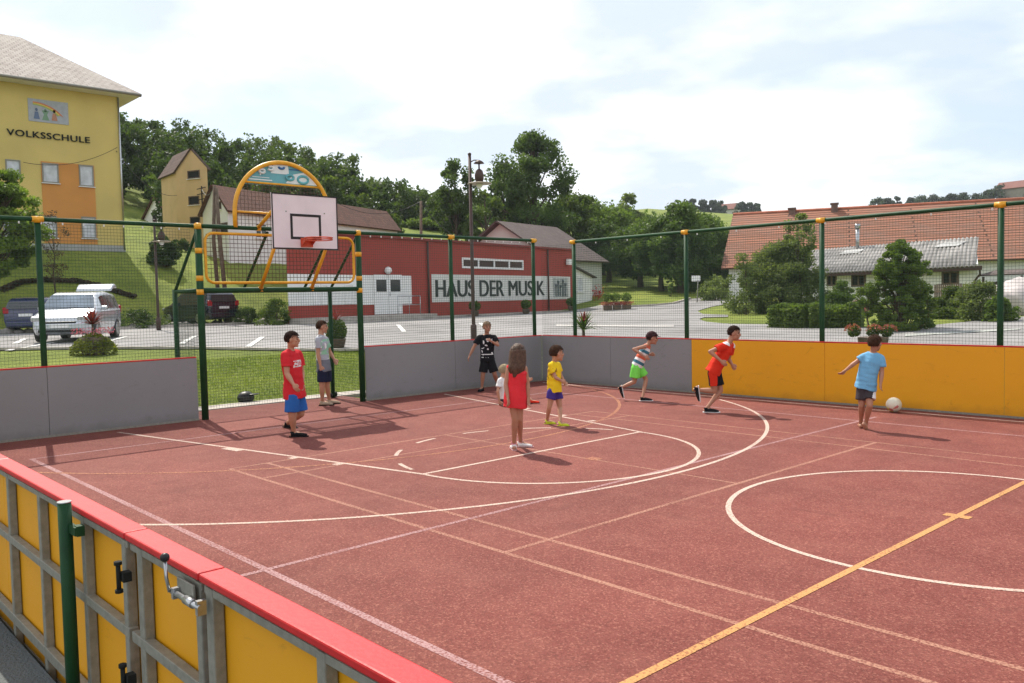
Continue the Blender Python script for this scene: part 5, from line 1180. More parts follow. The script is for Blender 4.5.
mb = MB(); mb.tube([G(228, 43.6) - Vector((0, 0, .3)), at(219, 233, 43.8), tp1 + Vector((.1, .05, -.1))], [.11, .1, .08], 8); mb.build('leg', MT['wood_old'], AP)
def wire(a, b, sag, label, r=.018):
    a, b = Vector(a), Vector(b); mb = MB(); mb.tube([a.lerp(b, i / 16) - Vector((0, 0, sag * 4 * (i / 16) * (1 - i / 16))) for i in range(17)], r, 4); tag(mb.build('power_line', MT['black'], origin=a), label, 'wire')
wire(tp1, FT.pt(uR * .85, ztE - 1.4, .2), .5, 'thin wire from the A-shaped pole to the ochre tower')
wire(F.pt(-.3, onplane(124, 152, F.P0, F.d).z, .1), FT.pt(.1, ztE - 1.8, .1), .8, 'thin wire from the yellow school to the ochre tower')
wire(F.pt(F.uz(22, 163)[0], F.uz(22, 163)[1], .3), F.pt(-.3, onplane(124, 149, F.P0, F.d).z, .3), .5, 'thin wire hanging across the yellow school front')
wire(tA, at(338, 203.5, 58), .8, 'thin wire from the utility pole to the brown roof'); wire(tA - Vector((0, 0, .1)), H.pt(uRt - 6, zT + .3, -3), .9, 'thin wire from the utility pole towards the red building')
sb = G(697, 60); SB = empty('road_sign', sb, 'small white sign on a thin post beside the curving road', 'sign')
mb = MB(); mb.tube([sb, at(698, 280, 60)], .035, 6); mb.build('post', MT['galv'], SB); q = at(696, 278.5, 60); mb = MB(); mb.box(q, (.6, .05, .4), CR - Vector((0, 0, CR.z))); mb.build('sign_plate', MT['white_gloss'], SB, bevel=.02)
# ---------------------------------------------------------------- cars
def car(loc, rz, label, body, L=4.4, W=1.78, Hh=1.55, prof=None, hatch=False, lampc=None):
    o = empty('parked_car', loc, label, 'car', 'cars parked below the bank', rz); Mw = WM[o.name]
    # stations along x: x, sill z, belt z, roof z, half width
    P = prof or [(-.50, .55, .62, .62, .80), (-.495, .34, .95, 1.02, .93), (-.47, .26, 1.0, 1.38, .97), (-.42, .22, .99, 1.50, 1.0), (-.2, .2, .97, 1.55, 1.0), (.02, .2, .95, 1.545, 1.0), (.12, .2, .94, 1.46, 1.0), (.27, .2, .93, 1.02, 1.0), (.30, .2, .92, .945, .99), (.42, .22, .82, .84, .96), (.475, .28, .72, .74, .88), (.50, .36, .55, .56, .74)]
    mb = MB(); rings = []; zk = Hh / 1.55
    for x, zs, zb, zr_, hw in P:
        w = W / 2 * hw; rw = w * (.76 if zr_ > zb + .2 else .9); pts = [(-w * .92, zs), (-w, zs + (zb - zs) * .35), (-w, zb - .03), (-w * .965, zb), (-rw - .03, zr_ - .05 if zr_ > zb + .1 else zb + (zr_ - zb) * .6), (-rw + .05, zr_)]
        pts = pts + [(-a, b) for a, b in pts[::-1]]; rings.append([mb.bm.verts.new(Mw @ Vector((x * L, a, b * zk))) for a, b in pts])
    for A, B in zip(rings, rings[1:]):
        n_ = len(A)
        for k in range(n_): mb.bm.faces.new((A[k], A[(k + 1) % n_], B[(k + 1) % n_], B[k])).smooth = True
    mb.bm.faces.new(rings[0][::-1]); mb.bm.faces.new(rings[-1])
    bo = mb.build('body', body, o); bv = bo.modifiers.new('b', 'BEVEL'); bv.width = .03; bv.segments = 2; bv.limit_method = 'ANGLE'; bv.angle_limit = R_(25)
    def stn(x):
        for (a, b) in zip(P, P[1:]):
            if a[0] <= x <= b[0]:
                t = (x - a[0]) / (b[0] - a[0]); return [a[i] + (b[i] - a[i]) * t for i in range(5)]
    def sidept(x, f, sg, out=.012):
        _, zs, zb, zr_, hw = stn(x); w = W / 2 * hw; rw = w * .76; a = w * .965 + (rw + .03 - w * .965) * f; z = zb + (zr_ - .05 - zb) * f
        return Mw @ Vector((x * L, sg * (a + out), z * zk))
    for sg in (-1, 1):
        for (x0, x1) in ((-.43, -.33), (-.31, -.12), (-.10, .10)):
            mb = MB(); n_ = 4; top = [sidept(x0 + (x1 - x0) * i / n_, .88, sg) for i in range(n_ + 1)]; bot = [sidept(x0 + (x1 - x0) * i / n_, .10, sg) for i in range(n_ + 1)]
            for i in range(n_): mb.face([bot[i], bot[i + 1], top[i + 1], top[i]])
            mb.build('side_window', MT['glass'], o)
    def cross(xa, za, xb, zb_, wa, wb, name, m, off=.02):
        d = Vector(((xb - xa) * L, 0, (zb_ - za) * zk)); nn = Vector((-d.z, 0, d.x)).normalized() * off; nn = nn if nn.z > 0 or abs(nn.z) < 1e-6 and (nn.x > 0) == (xa > 0) else -nn
        if xa < 0 and nn.x > 0: nn.x = -abs(nn.x)
        mb = MB(); mb.face([Mw @ (Vector((xa * L, -wa, za * zk)) + nn), Mw @ (Vector((xa * L, wa, za * zk)) + nn), Mw @ (Vector((xb * L, wb, zb_ * zk)) + nn), Mw @ (Vector((xb * L, -wb, zb_ * zk)) + nn)]); return mb.build(name, m, o)
    cross(.262, 1.04, .128, 1.44, W * .43, W * .35, 'windscreen', mat('ws_%d' % len(bpy.data.materials), (.13, .17, .22), .12, .3, 2, spec=.9), .025)
    cross(-.497, 1.04, -.473, 1.36, W * .40, W * .35, 'rear_window', MT['glass'], .03)
    for sx in (-.30, .31):
        for sg in (-1, 1):
            c = Vector((sx * L, sg * (W / 2 - .10), .32)); mb = MB(); mb.tube([Mw @ (c - Vector((0, .1, 0))), Mw @ (c + Vector((0, .115, 0)))], .32, 24); wh = mb.build('wheel', MT['black'], o, bevel=.02)
            mb = MB(); mb.tube([Mw @ (c + Vector((0, sg * .10, 0))), Mw @ (c + Vector((0, sg * .125, 0)))], .21, 20); mb.build('rim', MT['galv_bright'], wh)
            mb = MB(); mb.tube([Mw @ (c - Vector((0, .02, 0))), Mw @ (c + Vector((0, sg * .108 if sg > 0 else .0, 0)))], .375, 24)
    def blk(x, y, z, sx, sy, sz, name, m, bev=.02):
        mb = MB(); mb.box((x, y, z * zk), (sx, sy, sz)); bmesh.ops.transform(mb.bm, matrix=Mw, verts=mb.bm.verts); return mb.build(name, m, o, bevel=bev)
    tl_ = lampc or mat('tail_%d' % len(bpy.data.materials), (.35, .012, .02), .25, .1, 4)
    for sg in (-1, 1):
        blk(.468 * L, sg * W * .37, .72, .18, .34, .15, 'headlight', MT['galv_bright'], .04); blk(-.488 * L, sg * W * .42, .98, .10, .22, .26, 'tail_light', tl_, .03); blk(.14 * L, sg * (W / 2 + .06), 1.02, .12, .18, .13, 'mirror', body, .03)
    blk(.492 * L, 0, .60, .06, .9, .07, 'grille', MT['black']); blk(.49 * L, 0, .38, .08, 1.2, .14, 'grille', MT['black']); blk(.50 * L, 0, .50, .03, .52, .11, 'number_plate', MT['white_gloss'], .003)
    blk(-.503 * L, 0, .78 if not hatch else .5, .03, .52, .11, 'number_plate', MT['white_gloss'], .003); blk(-.492 * L, 0, .40, .10, W * .86, .2, 'bumper', body, .04)
    if hatch:
        hz_ = 1.56 * zk
        mb = MB(); pts = []
        N = 8
        for i in range(N + 1):
            t = i / N; xx = -.46 * L - .85 * t; zz = hz_ + .14 * math.sin(t * 2.2) + .03; hw = W * .33 + .02 * math.sin(t * 3); pts.append((xx, zz, hw, .06 + .07 * math.sin(t * math.pi)))
        rg = [[mb.bm.verts.new(Mw @ Vector(q)) for q in ((x, -w, z), (x, w, z), (x, w * .95, z + th), (x, -w * .95, z + th))] for x, z, w, th in pts]
        for A, B in zip(rg, rg[1:]):
            for k in range(4): mb.bm.faces.new((A[k], A[(k + 1) % 4], B[(k + 1) % 4], B[k])).smooth = True
        mb.bm.faces.new(rg[0][::-1]); mb.bm.faces.new(rg[-1]); mb.build('tailgate', body, o, bevel=.02)
    return o
silver = mat('paint_silver', (.50, .53, .57), .25, .03, 2, metal=.4, spec=.6, coat=.6); blue = mat('paint_blue', (.014, .022, .085), .25, .05, 2, spec=.6, coat=.6); dark = mat('paint_dark', (.008, .010, .022), .22, .05, 2, spec=.6, coat=.6)
g = G(78, 30.3); tc_ = (CAM - g); az = math.atan2(tc_.y, tc_.x)
car(g + Vector((0, 0, .03)), az + R_(-15), 'silver hatchback with its tailgate raised, parked behind the flower tub', silver, 4.0, 1.70, 1.52, hatch=True)
g = G(44, 41); tc_ = (CAM - g); az = math.atan2(tc_.y, tc_.x)
car(g + Vector((0, 0, .03)), az + math.pi + R_(-18), 'blue car seen from behind, left of the silver hatchback', blue, 4.3, 1.75, 1.45)
g = G(199, 44.5); tc_ = (CAM - g); az = math.atan2(tc_.y, tc_.x)
car(g + Vector((0, 0, .03)), az + math.pi + R_(32), 'dark blue people carrier parked beyond the left goal post', dark, 4.2, 1.72, 1.60)
# ---------------------------------------------------------------- vegetation
LM = {
 'dark': leafmat('leaf_dark', (.040, .072, .020), (.11, .17, .042), .42, .5, (.15, .21, .055)),
 'mid': leafmat('leaf_mid', (.055, .095, .022), (.15, .21, .048), .45, .5, (.20, .26, .065)),
 'light': leafmat('leaf_light', (.07, .12, .02), (.18, .25, .05), .45, .8, (.25, .31, .08)),
 'grey': leafmat('leaf_grey', (.10, .14, .05), (.22, .27, .105), .48, .7, (.28, .33, .15)),
 'far': leafmat('leaf_far', (.035, .055, .035), (.07, .10, .055), .25, .04),
 'wood': leafmat('leaf_wood', (.042, .075, .022), (.13, .19, .048), .42, .09, (.18, .24, .065)),
 'brown': leafmat('leaf_brown', (.05, .035, .02), (.12, .075, .05), .3, 2),
 'red': leafmat('leaf_red', (.10, .012, .018), (.26, .035, .04), .3, 2),
 'pink': leafmat('petal_pink', (.45, .08, .20), (.60, .20, .30), .3, 2),
 'yellowgreen': leafmat('leaf_yellowgreen', (.12, .15, .02), (.28, .30, .05), .35, 3),
 'redflower': leafmat('petal_red', (.36, .06, .06), (.50, .20, .16), .3, 3),
}
def leaf(mb, c, s, rnd, flat=0.0):
    n = Vector((rnd.gauss(0, 1), rnd.gauss(0, 1), rnd.gauss(0, 1) + flat)).normalized(); _, b, d = mb.frame(n)
    a = rnd.uniform(0, 6.28); u = b * math.cos(a) + d * math.sin(a); v = n.cross(u); s1 = s * rnd.uniform(.6, 1.3); s2 = s1 * rnd.uniform(.45, .8)
    bend = n * s1 * rnd.uniform(-.3, .3)
    mb.face([c - u * s1, c - v * s2 + bend, c + u * s1, c + v * s2 + bend])
def crown_clumps(rnd, H, R, z0, n, shape):
    out = []
    for i in range(n * 6):
        if len(out) >= n: break
        t = rnd.random(); a = rnd.uniform(0, 6.283)
        if shape == 'round': env = math.sqrt(max(0, 1 - (2 * t - 1) ** 2)) ** .8
        elif shape == 'tall': env = (math.sin(math.pi * min(1, t * .93 + .07)) ** .55) * (1 - .25 * t)
        elif shape == 'cone': env = (1 - t) ** .8 * 1.0 + .06
        elif shape == 'dome': env = math.sqrt(max(0, 1 - t * t))
        elif shape == 'column': env = (1 - t ** 7) * .95
        else: env = 1
        r = R * env * math.sqrt(rnd.uniform(.12, 1)) * rnd.uniform(.8, 1.12); out.append(Vector((r * math.cos(a), r * math.sin(a), z0 + (H - z0) * t)))
    return out
def tree_parts(seed, H, R, z0, shape='round', nc=45, nl=90, ls=.22, cr=.22, trunk=.22, solid=False):
    rnd = random.Random(seed); cl = crown_clumps(rnd, H, R, z0, nc, shape); c = MB(); nl *= 1.9; ls *= .70
    for p in cl:
        k = rnd.uniform(.7, 1.35) * cr * R
        for _ in range(int(nl * rnd.uniform(.6, 1.4))):
            v = Vector((rnd.gauss(0, 1), rnd.gauss(0, 1), rnd.gauss(0, 1))).normalized() * (k * rnd.random() ** .45); v.z *= .75
            q = p + v
            if q.z > .02: leaf(c, q, ls, rnd, .5)
    t = MB(); pts = [Vector((0, 0, -.4))]
    n = 5
    for i in range(1, n + 1): pts.append(Vector((rnd.gauss(0, .03) * H * .3, rnd.gauss(0, .03) * H * .3, H * .82 * i / n)))
    t.tube(pts, [trunk * (1 - .82 * i / n) + (.25 * trunk if i == 0 else 0) for i in range(n + 1)], 8)
    for p in cl[:max(8, nc // 2)]:
        zz = max(z0 * .8, p.z - rnd.uniform(.15, .35) * H); f = min(.999, zz / (H * .82)) * n; i = int(f); s = pts[i + 1 if i + 1 <= n else n].lerp(pts[i], 1 - (f - i)) if i < n else pts[n]
        mid = s.lerp(p, .55) + Vector((0, 0, .08 * R)); t.tube([s, mid, p], [trunk * .32, trunk * .18, trunk * .06], 5, False)
    return c, t
def tree(px, D, H, R, z0, label, shape='round', m='mid', seed=1, name='tree', cat='tree', group=None, g=None, **k):
    """a crown and trunk of its own"""
    g = g if g is not None else G(px, D); o = empty(name, g, label, cat, group); c, t = tree_parts(seed, H, R, z0, shape, **k)
    Mt = Matrix.Translation(g); bmesh.ops.transform(c.bm, matrix=Mt, verts=c.bm.verts); bmesh.ops.transform(t.bm, matrix=Mt, verts=t.bm.verts)
    c.build('crown', LM[m] if isinstance(m, str) else m, o, fixn=False); t.build('trunk', MT['bark'], o, fixn=False); return o
def htree(px, py, D, R, z0f, *a, **k):
    """height from where its top stands above the ground"""
    g = G(px, D); H = at(px, py, D).z - g.z; return tree(px, D, H, R, H * z0f, *a, **k)
# trees behind the red building
htree(536, 137, 82, 5.0, .25, 'tallest dark tree, with a broken open crown, behind the roof of the red building', 'tall', 'dark', 11, nc=120, nl=90, ls=.22, cr=.20, trunk=.35)
htree(507, 165, 84, 2.2, .2, 'left shoulder of dark foliage beside the tallest tree, a slimmer tree', 'tall', 'dark', 12, nc=45, nl=80, ls=.22, cr=.26)
htree(458, 163, 78, 2.6, .25, 'slender rounded tree directly behind the tall street lamp', 'tall', 'dark', 13, nc=60, nl=80, ls=.2, cr=.24)
htree(488, 192, 76, 2.2, .3, 'loose light tree between the street lamp and the tallest tree', 'round', 'mid', 14, nc=26, nl=60, ls=.2, cr=.25)
htree(428, 224, 95, 3.0, .2, 'low green tree above the red building, left of the street lamp', 'round', 'mid', 15, nc=40, nl=70, ls=.25, cr=.3)
htree(574, 196, 88, 3.4, .25, 'mid green tree just right of the tallest tree', 'round', 'mid', 16, nc=60, nl=80, ls=.25, cr=.26)
htree(604, 212, 92, 4.0, .15, 'dense green tree behind the annex roof', 'round', 'mid', 17, nc=70, nl=80, ls=.27, cr=.26)
htree(630, 193, 110, 1.9, .2, 'tall narrow grey green tree rising above the meadow trees', 'tall', 'grey', 18, nc=45, nl=60, ls=.25, cr=.28)
htree(632, 222, 96, 3.6, .12, 'green tree at the back of the meadow, below the narrow grey green one', 'round', 'mid', 19, nc=60, nl=80, ls=.27, cr=.28)
# meadow trees with visible trunks
g_ = 'orchard trees on the meadow'
htree(609, 226, 84, 3.0, .26, 'leftmost dark meadow tree on its own trunk, beside the annex', 'round', 'dark', 21, group=g_, nc=70, nl=90, ls=.22, cr=.28, trunk=.28)
htree(641, 232, 77, 3.2, .28, 'second dark meadow tree from the annex, with a straight trunk', 'round', 'dark', 22, group=g_, nc=75, nl=90, ls=.22, cr=.28, trunk=.28)
htree(662, 224, 72, 3.0, .30, 'third dark meadow tree from the annex, with lighter low shoots', 'round', 'dark', 23, group=g_, nc=75, nl=90, ls=.2, cr=.28, trunk=.24)
htree(681, 205, 70, 2.9, .16, 'tallest dark meadow tree, directly behind the second post of the side fence', 'tall', 'dark', 24, group=g_, nc=95, nl=90, ls=.2, cr=.26, trunk=.28)
htree(704, 222, 76, 3.0, .1, 'dark tree at the road bend, left of the farmhouse roof', 'round', 'dark', 25, group=g_, nc=80, nl=90, ls=.22, cr=.28, trunk=.25)
htree(722, 238, 82, 3.0, .02, 'dark low tree half hidden by the tiled roof corner', 'round', 'dark', 26, nc=60, nl=80, ls=.24, cr=.3)
tree(697, 72, 1.9, 1.3, 0, 'low dark bush at the foot of the trees by the road bend', 'dome', 'dark', 27, 'bush', 'bush', nc=26, nl=70, ls=.15, cr=.35, trunk=.05)
tree(715, 62, 1.5, 1.5, 0, 'pale green bush beside the white road sign', 'dome', 'grey', 28, 'bush', 'bush', nc=24, nl=60, ls=.12, cr=.32, trunk=.05)
tree(671, 66, .9, .3, 0, 'young sapling on the meadow edge near the road', 'column', 'mid', 29, 'sapling', 'sapling', nc=8, nl=20, ls=.1, cr=.5, trunk=.03)
# big pale shrub and garden right of the road
g = G(781, 43)
tree(784, 43, 3.3, 2.35, 0, 'huge pale green shrub with drooping branches, in front of the tiled roof', 'dome', 'grey', 31, 'shrub', 'shrub', nc=240, nl=110, ls=.075, cr=.16, trunk=.12)
tree(800, 42, 4.6, .9, 2.2, 'loose upright shoots sticking out of the huge pale shrub', 'tall', 'grey', 32, 'shrub', 'shrub', nc=30, nl=45, ls=.09, cr=.28, trunk=.05)
tree(746, 41.5, 2.9, 1.05, 0, 'small pale shrub in front of the left foot of the huge shrub', 'dome', 'grey', 36, 'shrub', 'shrub', nc=30, nl=60, ls=.08, cr=.3, trunk=.04)
def hedge(pts, h, w, label, m, seed, n=2600, ls=.055, name='hedge', cat='hedge'):
    rnd = random.Random(seed); mb = MB(); P = [Vector(p) for p in pts]; Ls = [(b - a).length for a, b in zip(P, P[1:])]; tot = sum(Ls)
    for _ in range(n):
        s = rnd.random() * tot; i = 0
        while s > Ls[i] and i < len(Ls) - 1: s -= Ls[i]; i += 1
        p = P[i].lerp(P[i + 1], s / Ls[i]); d = (P[i + 1] - P[i]).normalized(); nn = Vector((-d.y, d.x, 0)); gz = T(p.x, p.y)
        hh = h * (.92 + .14 * mn.noise(p * 1.3)); f = rnd.random()
        if f < .45: q = p + nn * rnd.choice((-1, 1)) * w / 2 * (rnd.uniform(.85, 1.2) + .25 * mn.noise(p * 2.1)); z = rnd.uniform(0, hh)
        else: q = p + nn * rnd.uniform(-1, 1) * w / 2; z = hh * (rnd.uniform(.84, 1.14) + .2 * mn.noise(q * 2.3))
        leaf(mb, Vector((q.x, q.y, gz + z)), ls, rnd, .4)
    # dense inner twigs
    for a, b in zip(P, P[1:]):
        k = max(1, int((b - a).length / .5))
        for i in range(k):
            p, q = a.lerp(b, i / k), a.lerp(b, (i + 1) / k); c = (p + q) / 2; mb.box((c.x, c.y, T(c.x, c.y) + h * .42), ((q - p).length + .02, w * .78, h * .84), Vector((q.x - p.x, q.y - p.y, 0)))
    return tag(mb.build(name, LM[m], origin=Vector((P[0].x, P[0].y, T(P[0].x, P[0].y))), fixn=False), label, cat)
hedge([G(778, 28.5), G(812, 27.8), G(862, 27.6)], .66, 1.1, 'low clipped green hedge along the road, in front of the huge pale shrub', 'mid', 33, 11000, .05)
g = G(900, 26.5)
tree(900, 25.8, 2.45, .80, 0, 'tall dark green rounded conifer beside the road', 'column', 'mid', 34, 'conifer', 'conifer', nc=260, nl=90, ls=.045, cr=.16, trunk=.08)
tree(868, 25.5, 1.25, .34, .45, 'little bright green round tree in front of the dark conifer', 'round', 'light', 35, 'small_tree', 'small tree', nc=40, nl=60, ls=.035, cr=.34, trunk=.03)
tree(928, 26.5, 1.2, .25, 0, 'lighter bushy shoot at the right foot of the dark conifer', 'dome', 'light', 37, 'bush', 'bush', nc=40, nl=50, ls=.04, cr=.3, trunk=.02)
for i, (px, D, hgt, R, m, lab) in enumerate(((952, 33, 1.0, .7, 'mid', 'green bush under the right shed window'), (980, 31, 1.2, .8, 'grey', 'larger pale bush left of the tarpaulin heap'), (1000, 30, .7, .5, 'mid', 'small dark bush touching the tarpaulin heap'),
    (842, 40, 1.4, .6, 'mid', 'bush before the left shed windows'), (838, 36, .9, .8, 'dark', 'dark bush between the hedge and the shed'), (915, 37, .9, .8, 'dark', 'dark bush behind the conifer'))):
    tree(px, D, hgt, R, 0, lab, 'dome', m, 40 + i, 'bush', 'bush', nc=60, nl=60, ls=.06, cr=.28, trunk=.03)
tree(857, 37, .55, .45, 0, 'low bush covered in pink blossom in front of the shed wall', 'dome', 'pink', 48, 'flower_bush', 'bush', nc=20, nl=60, ls=.05, cr=.35, trunk=.02)
# left side
tree(-14, 43.5, 0, 0, 0, '', nc=0, nl=0) if False else None
g = G(2, 42); H_ = at(2, 172, 42).z - g.z
tree(-6, 42, H_, 1.9, H_ * .36, 'bright green layered tree at the left edge, in front of the school', 'round', 'light', 51, nc=130, nl=110, ls=.12, cr=.20, trunk=.16)
g = G(165, 53); zt = at(165, 239, 53).z - g.z
tree(165, 53, zt, .85, .05, 'dark clipped round bush standing on the grass bank below the tower', 'column', 'dark', 52, 'topiary_bush', 'bush', nc=60, nl=110, ls=.10, cr=.34, trunk=.1)
tree(55, 46, at(55, 212, 46).z - G(55, 46).z, .8, 1.2, 'thin brownish small tree in front of the orange school wall', 'round', 'brown', 53, 'small_tree', 'small tree', nc=30, nl=25, ls=.06, cr=.3, trunk=.05)
tree(181, 62, .8, .7, 0, 'dark shrub at the foot of the ochre tower', 'dome', 'dark', 55, 'bush', 'bush', nc=25, nl=50, ls=.1, cr=.3, trunk=.03)
for i, (px, D, hgt, R, m, lab) in enumerate(((276, 40, 1.15, .8, 'mid', 'green bush beside the stones, left of the red building'), (246, 43, .8, .7, 'dark', 'dark low shrub among the stones on the bank'), (262, 44, .7, .8, 'grey', 'grey green creeping shrub among the stones'), (136, 42, .7, 1.2, 'dark', 'low dark shrub right of the silver car'))):
    tree(px, D, hgt, R, 0, lab, 'dome', m, 60 + i, 'bush', 'bush', nc=30, nl=60, ls=.07, cr=.3, trunk=.03)
def stones(pts, n, label, seed, s=.35):
    rnd = random.Random(seed); mb = MB(); P = [Vector(p) for p in pts]
    for i in range(n):
        f = (i + .5) / n * (len(P) - 1); k = int(f); p = P[k].lerp(P[min(k + 1, len(P) - 1)], f - k); r = s * rnd.uniform(.5, 1)
        mb.ball((p.x + rnd.gauss(0, .15), p.y + rnd.gauss(0, .15), T(p.x, p.y) + r * .3), r, (rnd.uniform(.8, 1.5), rnd.uniform(.7, 1.2), rnd.uniform(.5, .8)), 1)
    return tag(mb.build('stone_edging', mat('stone_%d' % seed, (.22, .20, .19), .9, .3, 2, .4, 10), origin=P[0]), label, 'stones')
stones([G(232, 45), G(255, 43), G(290, 41)], 26, 'row of rough grey stones at the foot of the bank behind the goal', 1)
stones([G(-12, 39.5), G(60, 40.5), G(130, 42), G(230, 45)], 60, 'long low stone edging behind the parked cars', 2, .3)
# the winding reddish hedge band on the bank
pts = []
for px, py in ((0, 293), (20, 286), (45, 283), (80, 283), (100, 288), (122, 296), (136, 300)):
    pts.append(ground(px, py, 30))
hedge([Vector((p.x, p.y, 0)) for p in pts], .18, .3, 'thin brownish hedge winding across the shaded grass bank', 'brown', 56, 2600, .07)
# flower tubs
def tub(px, D, label, plant):
    g = G(px, D); o = empty('flower_tub', g, label, 'plant pot'); rnd = random.Random(int(px)); return g, o, rnd
def spikes(mb, c, n, L, w, rnd, up=.6):
    for i in range(n):
        a = rnd.uniform(0, 6.283); el = rnd.uniform(.1, 1.35); d = Vector((math.cos(a) * math.cos(el), math.sin(a) * math.cos(el), math.sin(el))); l_ = L * rnd.uniform(.7, 1.1); s = d.cross(Vector((0, 0, 1))).normalized() * w
        p0 = Vector(c); p1 = p0 + d * l_ * .55; p2 = p0 + d * l_ + Vector((0, 0, -l_ * .18))
        mb.face([p0 - s * .6, p0 + s * .6, p1 + s, p1 - s]); mb.face([p1 - s, p1 + s, p2])
g, o, rnd = tub(91.5, 23.6, 'tub of yellow green foliage with a red spiky plant, in front of the silver car', 0)
mb = MB(); mb.lathe(g, [(.26, .0), (.30, .18), (.30, .42), (.27, .44)], 20); mb.b2(g + Vector((-.3, -.08, 0)), g + Vector((.3, .08, .05))); mb.build('tub', MT['wood_old'], o)
mb = MB()
for _ in range(2600):
    a = rnd.uniform(0, 6.283); r = .54 * math.sqrt(rnd.random()); leaf(mb, g + Vector((r * math.cos(a), r * math.sin(a), .50 - .35 * (r / .54) ** 2 + rnd.uniform(-.17, .05))), .035, rnd, .6)
mb.build('foliage', LM['yellowgreen'], o, fixn=False)
mb = MB(); mb.tube([g + Vector((0, 0, .4)), g + Vector((0, 0, .75))], .03, 6); mb.build('stem', MT['bark'], o)
mb = MB(); spikes(mb, g + Vector((0, 0, .75)), 60, .55, .022, rnd); mb.build('spiky_leaves', LM['red'], o, fixn=False)
mb = MB()
for _ in range(300):
    a = rnd.uniform(0, 6.283); r = .5 * math.sqrt(rnd.random()); leaf(mb, g + Vector((r * math.cos(a), r * math.sin(a), .56 + rnd.uniform(-.05, .12))), .022, rnd)
mb.build('flowers', LM['pink'], o, fixn=False)
g, o, rnd = tub(335, 23.5, 'potted round bush with reddish twigs on top, seen behind the goal net', 0)
mb = MB(); mb.lathe(g, [(.2, 0), (.26, .25), (.26, .28)], 18); mb.build('tub', MT['wood_old'], o)
mb = MB()
for _ in range(2400):
    v = Vector((rnd.gauss(0, 1), rnd.gauss(0, 1), rnd.gauss(0, 1))).normalized() * rnd.random() ** .3; leaf(mb, g + Vector((v.x * .30, v.y * .30, .50 + v.z * .32)), .03, rnd)
mb.build('foliage', LM['mid'], o, fixn=False)
mb = MB(); spikes(mb, g + Vector((0, 0, .75)), 34, .42, .012, rnd); mb.build('twigs', LM['red'], o, fixn=False)
g, o, rnd = tub(583, 22, 'palm like plant with spiky leaves over pink flowers, just behind the pitch corner', 0)
mb = MB(); mb.lathe(g, [(.28, 0), (.36, .3), (.36, .34)], 18); mb.build('tub', MT['wood_old'], o)
mb = MB(); mb.tube([g + Vector((0, 0, .3)), g + Vector((0, 0, 1.0))], .04, 6); mb.build('stem', MT['bark'], o)
mb = MB(); spikes(mb, g + Vector((0, 0, .80)), 60, .72, .022, rnd); mb.build('spiky_leaves', LM['dark'], o, fixn=False)
mb = MB(); spikes(mb, g + Vector((0, 0, 1.02)), 24, .36, .02, rnd); mb.build('red_leaves', LM['red'], o, fixn=False)
mb = MB()
for _ in range(700):
    a = rnd.uniform(0, 6.283); r = .5 * math.sqrt(rnd.random()); leaf(mb, g + Vector((r * math.cos(a), r * math.sin(a), .42 + rnd.uniform(-.1, .1))), .03, rnd)
mb.build('flowers', LM['pink'], o, fixn=False)
g, o, rnd = tub(873, 20.4, 'tub of red and pink flowers just behind the yellow boards, above the boy in blue', 0)
mb = MB(); mb.lathe(g, [(.25, 0), (.32, .3), (.32, .36)], 18); mb.build('tub', MT['wood_old'], o)
for dx in (-.42, 0, .30):
    mb = MB()
    for _ in range(420):
        v = Vector((rnd.gauss(0, 1), rnd.gauss(0, 1), rnd.gauss(0, 1))).normalized() * rnd.random() ** .3; p = g + CR * dx + Vector((0, 0, .48)); leaf(mb, p + Vector((v.x * .14, v.y * .14, v.z * .12)), .028, rnd)
    mb.build('foliage', LM['mid'], o, fixn=False)
for dx in (-.45, .02, .36):
    mb = MB()
    for _ in range(90):
        v = Vector((rnd.gauss(0, 1), rnd.gauss(0, 1), abs(rnd.gauss(0, 1)))).normalized(); p = g + CR * dx + Vector((0, 0, .50)); leaf(mb, p + Vector((v.x * .17, v.y * .17, v.z * .15)), .026, rnd)
    mb.build('flowers', LM['redflower'], o, fixn=False)
# long flower boxes by the annex
g, o, rnd = tub(617, 56, 'long dark flower boxes with red blossom and round shrubs, beside the annex', 0)
dd = Vector((CR.x, CR.y, 0)).normalized()
for k in (-1, 0, 1):
    c = g + dd * k * .62; mb = MB(); mb.box(c + Vector((0, 0, .18)), (.55, .4, .32), dd); mb.build('box', MT['wood_old'], o)
mb = MB()
for _ in range(900): leaf(mb, g + dd * rnd.uniform(-.95, .95) + Vector((rnd.uniform(-.2, .2), rnd.uniform(-.2, .2), .42 + rnd.uniform(-.08, .14))), .05, rnd)
mb.build('flowers', LM['redflower'], o, fixn=False); mb = MB()
for k in (-.6, -.1, .62):
    for _ in range(420):
        v = Vector((rnd.gauss(0, 1), rnd.gauss(0, 1), rnd.gauss(0, 1))).normalized() * rnd.random() ** .3; leaf(mb, g + dd * k + Vector((v.x * .36, v.y * .36, .85 + v.z * .3)), .055, rnd)
mb.build('foliage', LM['mid'], o, fixn=False)
for px, lab in ((457, 'small potted bush against the red wall below the letters HAUS'), (509, 'small potted bush against the red wall below the letters MUSIK'), (555, 'small potted bush against the red wall below the poster')):
    P = H.pt(H.uz(px, 312)[0], zG, 1.3); g = Vector((P.x, P.y, T(P.x, P.y))); o = empty('potted_bush', g, lab, 'plant pot', 'potted bushes at the red wall'); rnd = random.Random(px)
    mb = MB(); mb.lathe(g, [(.18, 0), (.24, .3), (.24, .34)], 14); mb.build('pot', MT['wood_old'], o); mb = MB()
    for _ in range(700):
        v = Vector((rnd.gauss(0, 1), rnd.gauss(0, 1), rnd.gauss(0, 1))).normalized() * rnd.random() ** .3; leaf(mb, g + Vector((v.x * .34, v.y * .34, .62 + v.z * .3)), .06, rnd)
    mb.build('foliage', LM['mid'], o, fixn=False)
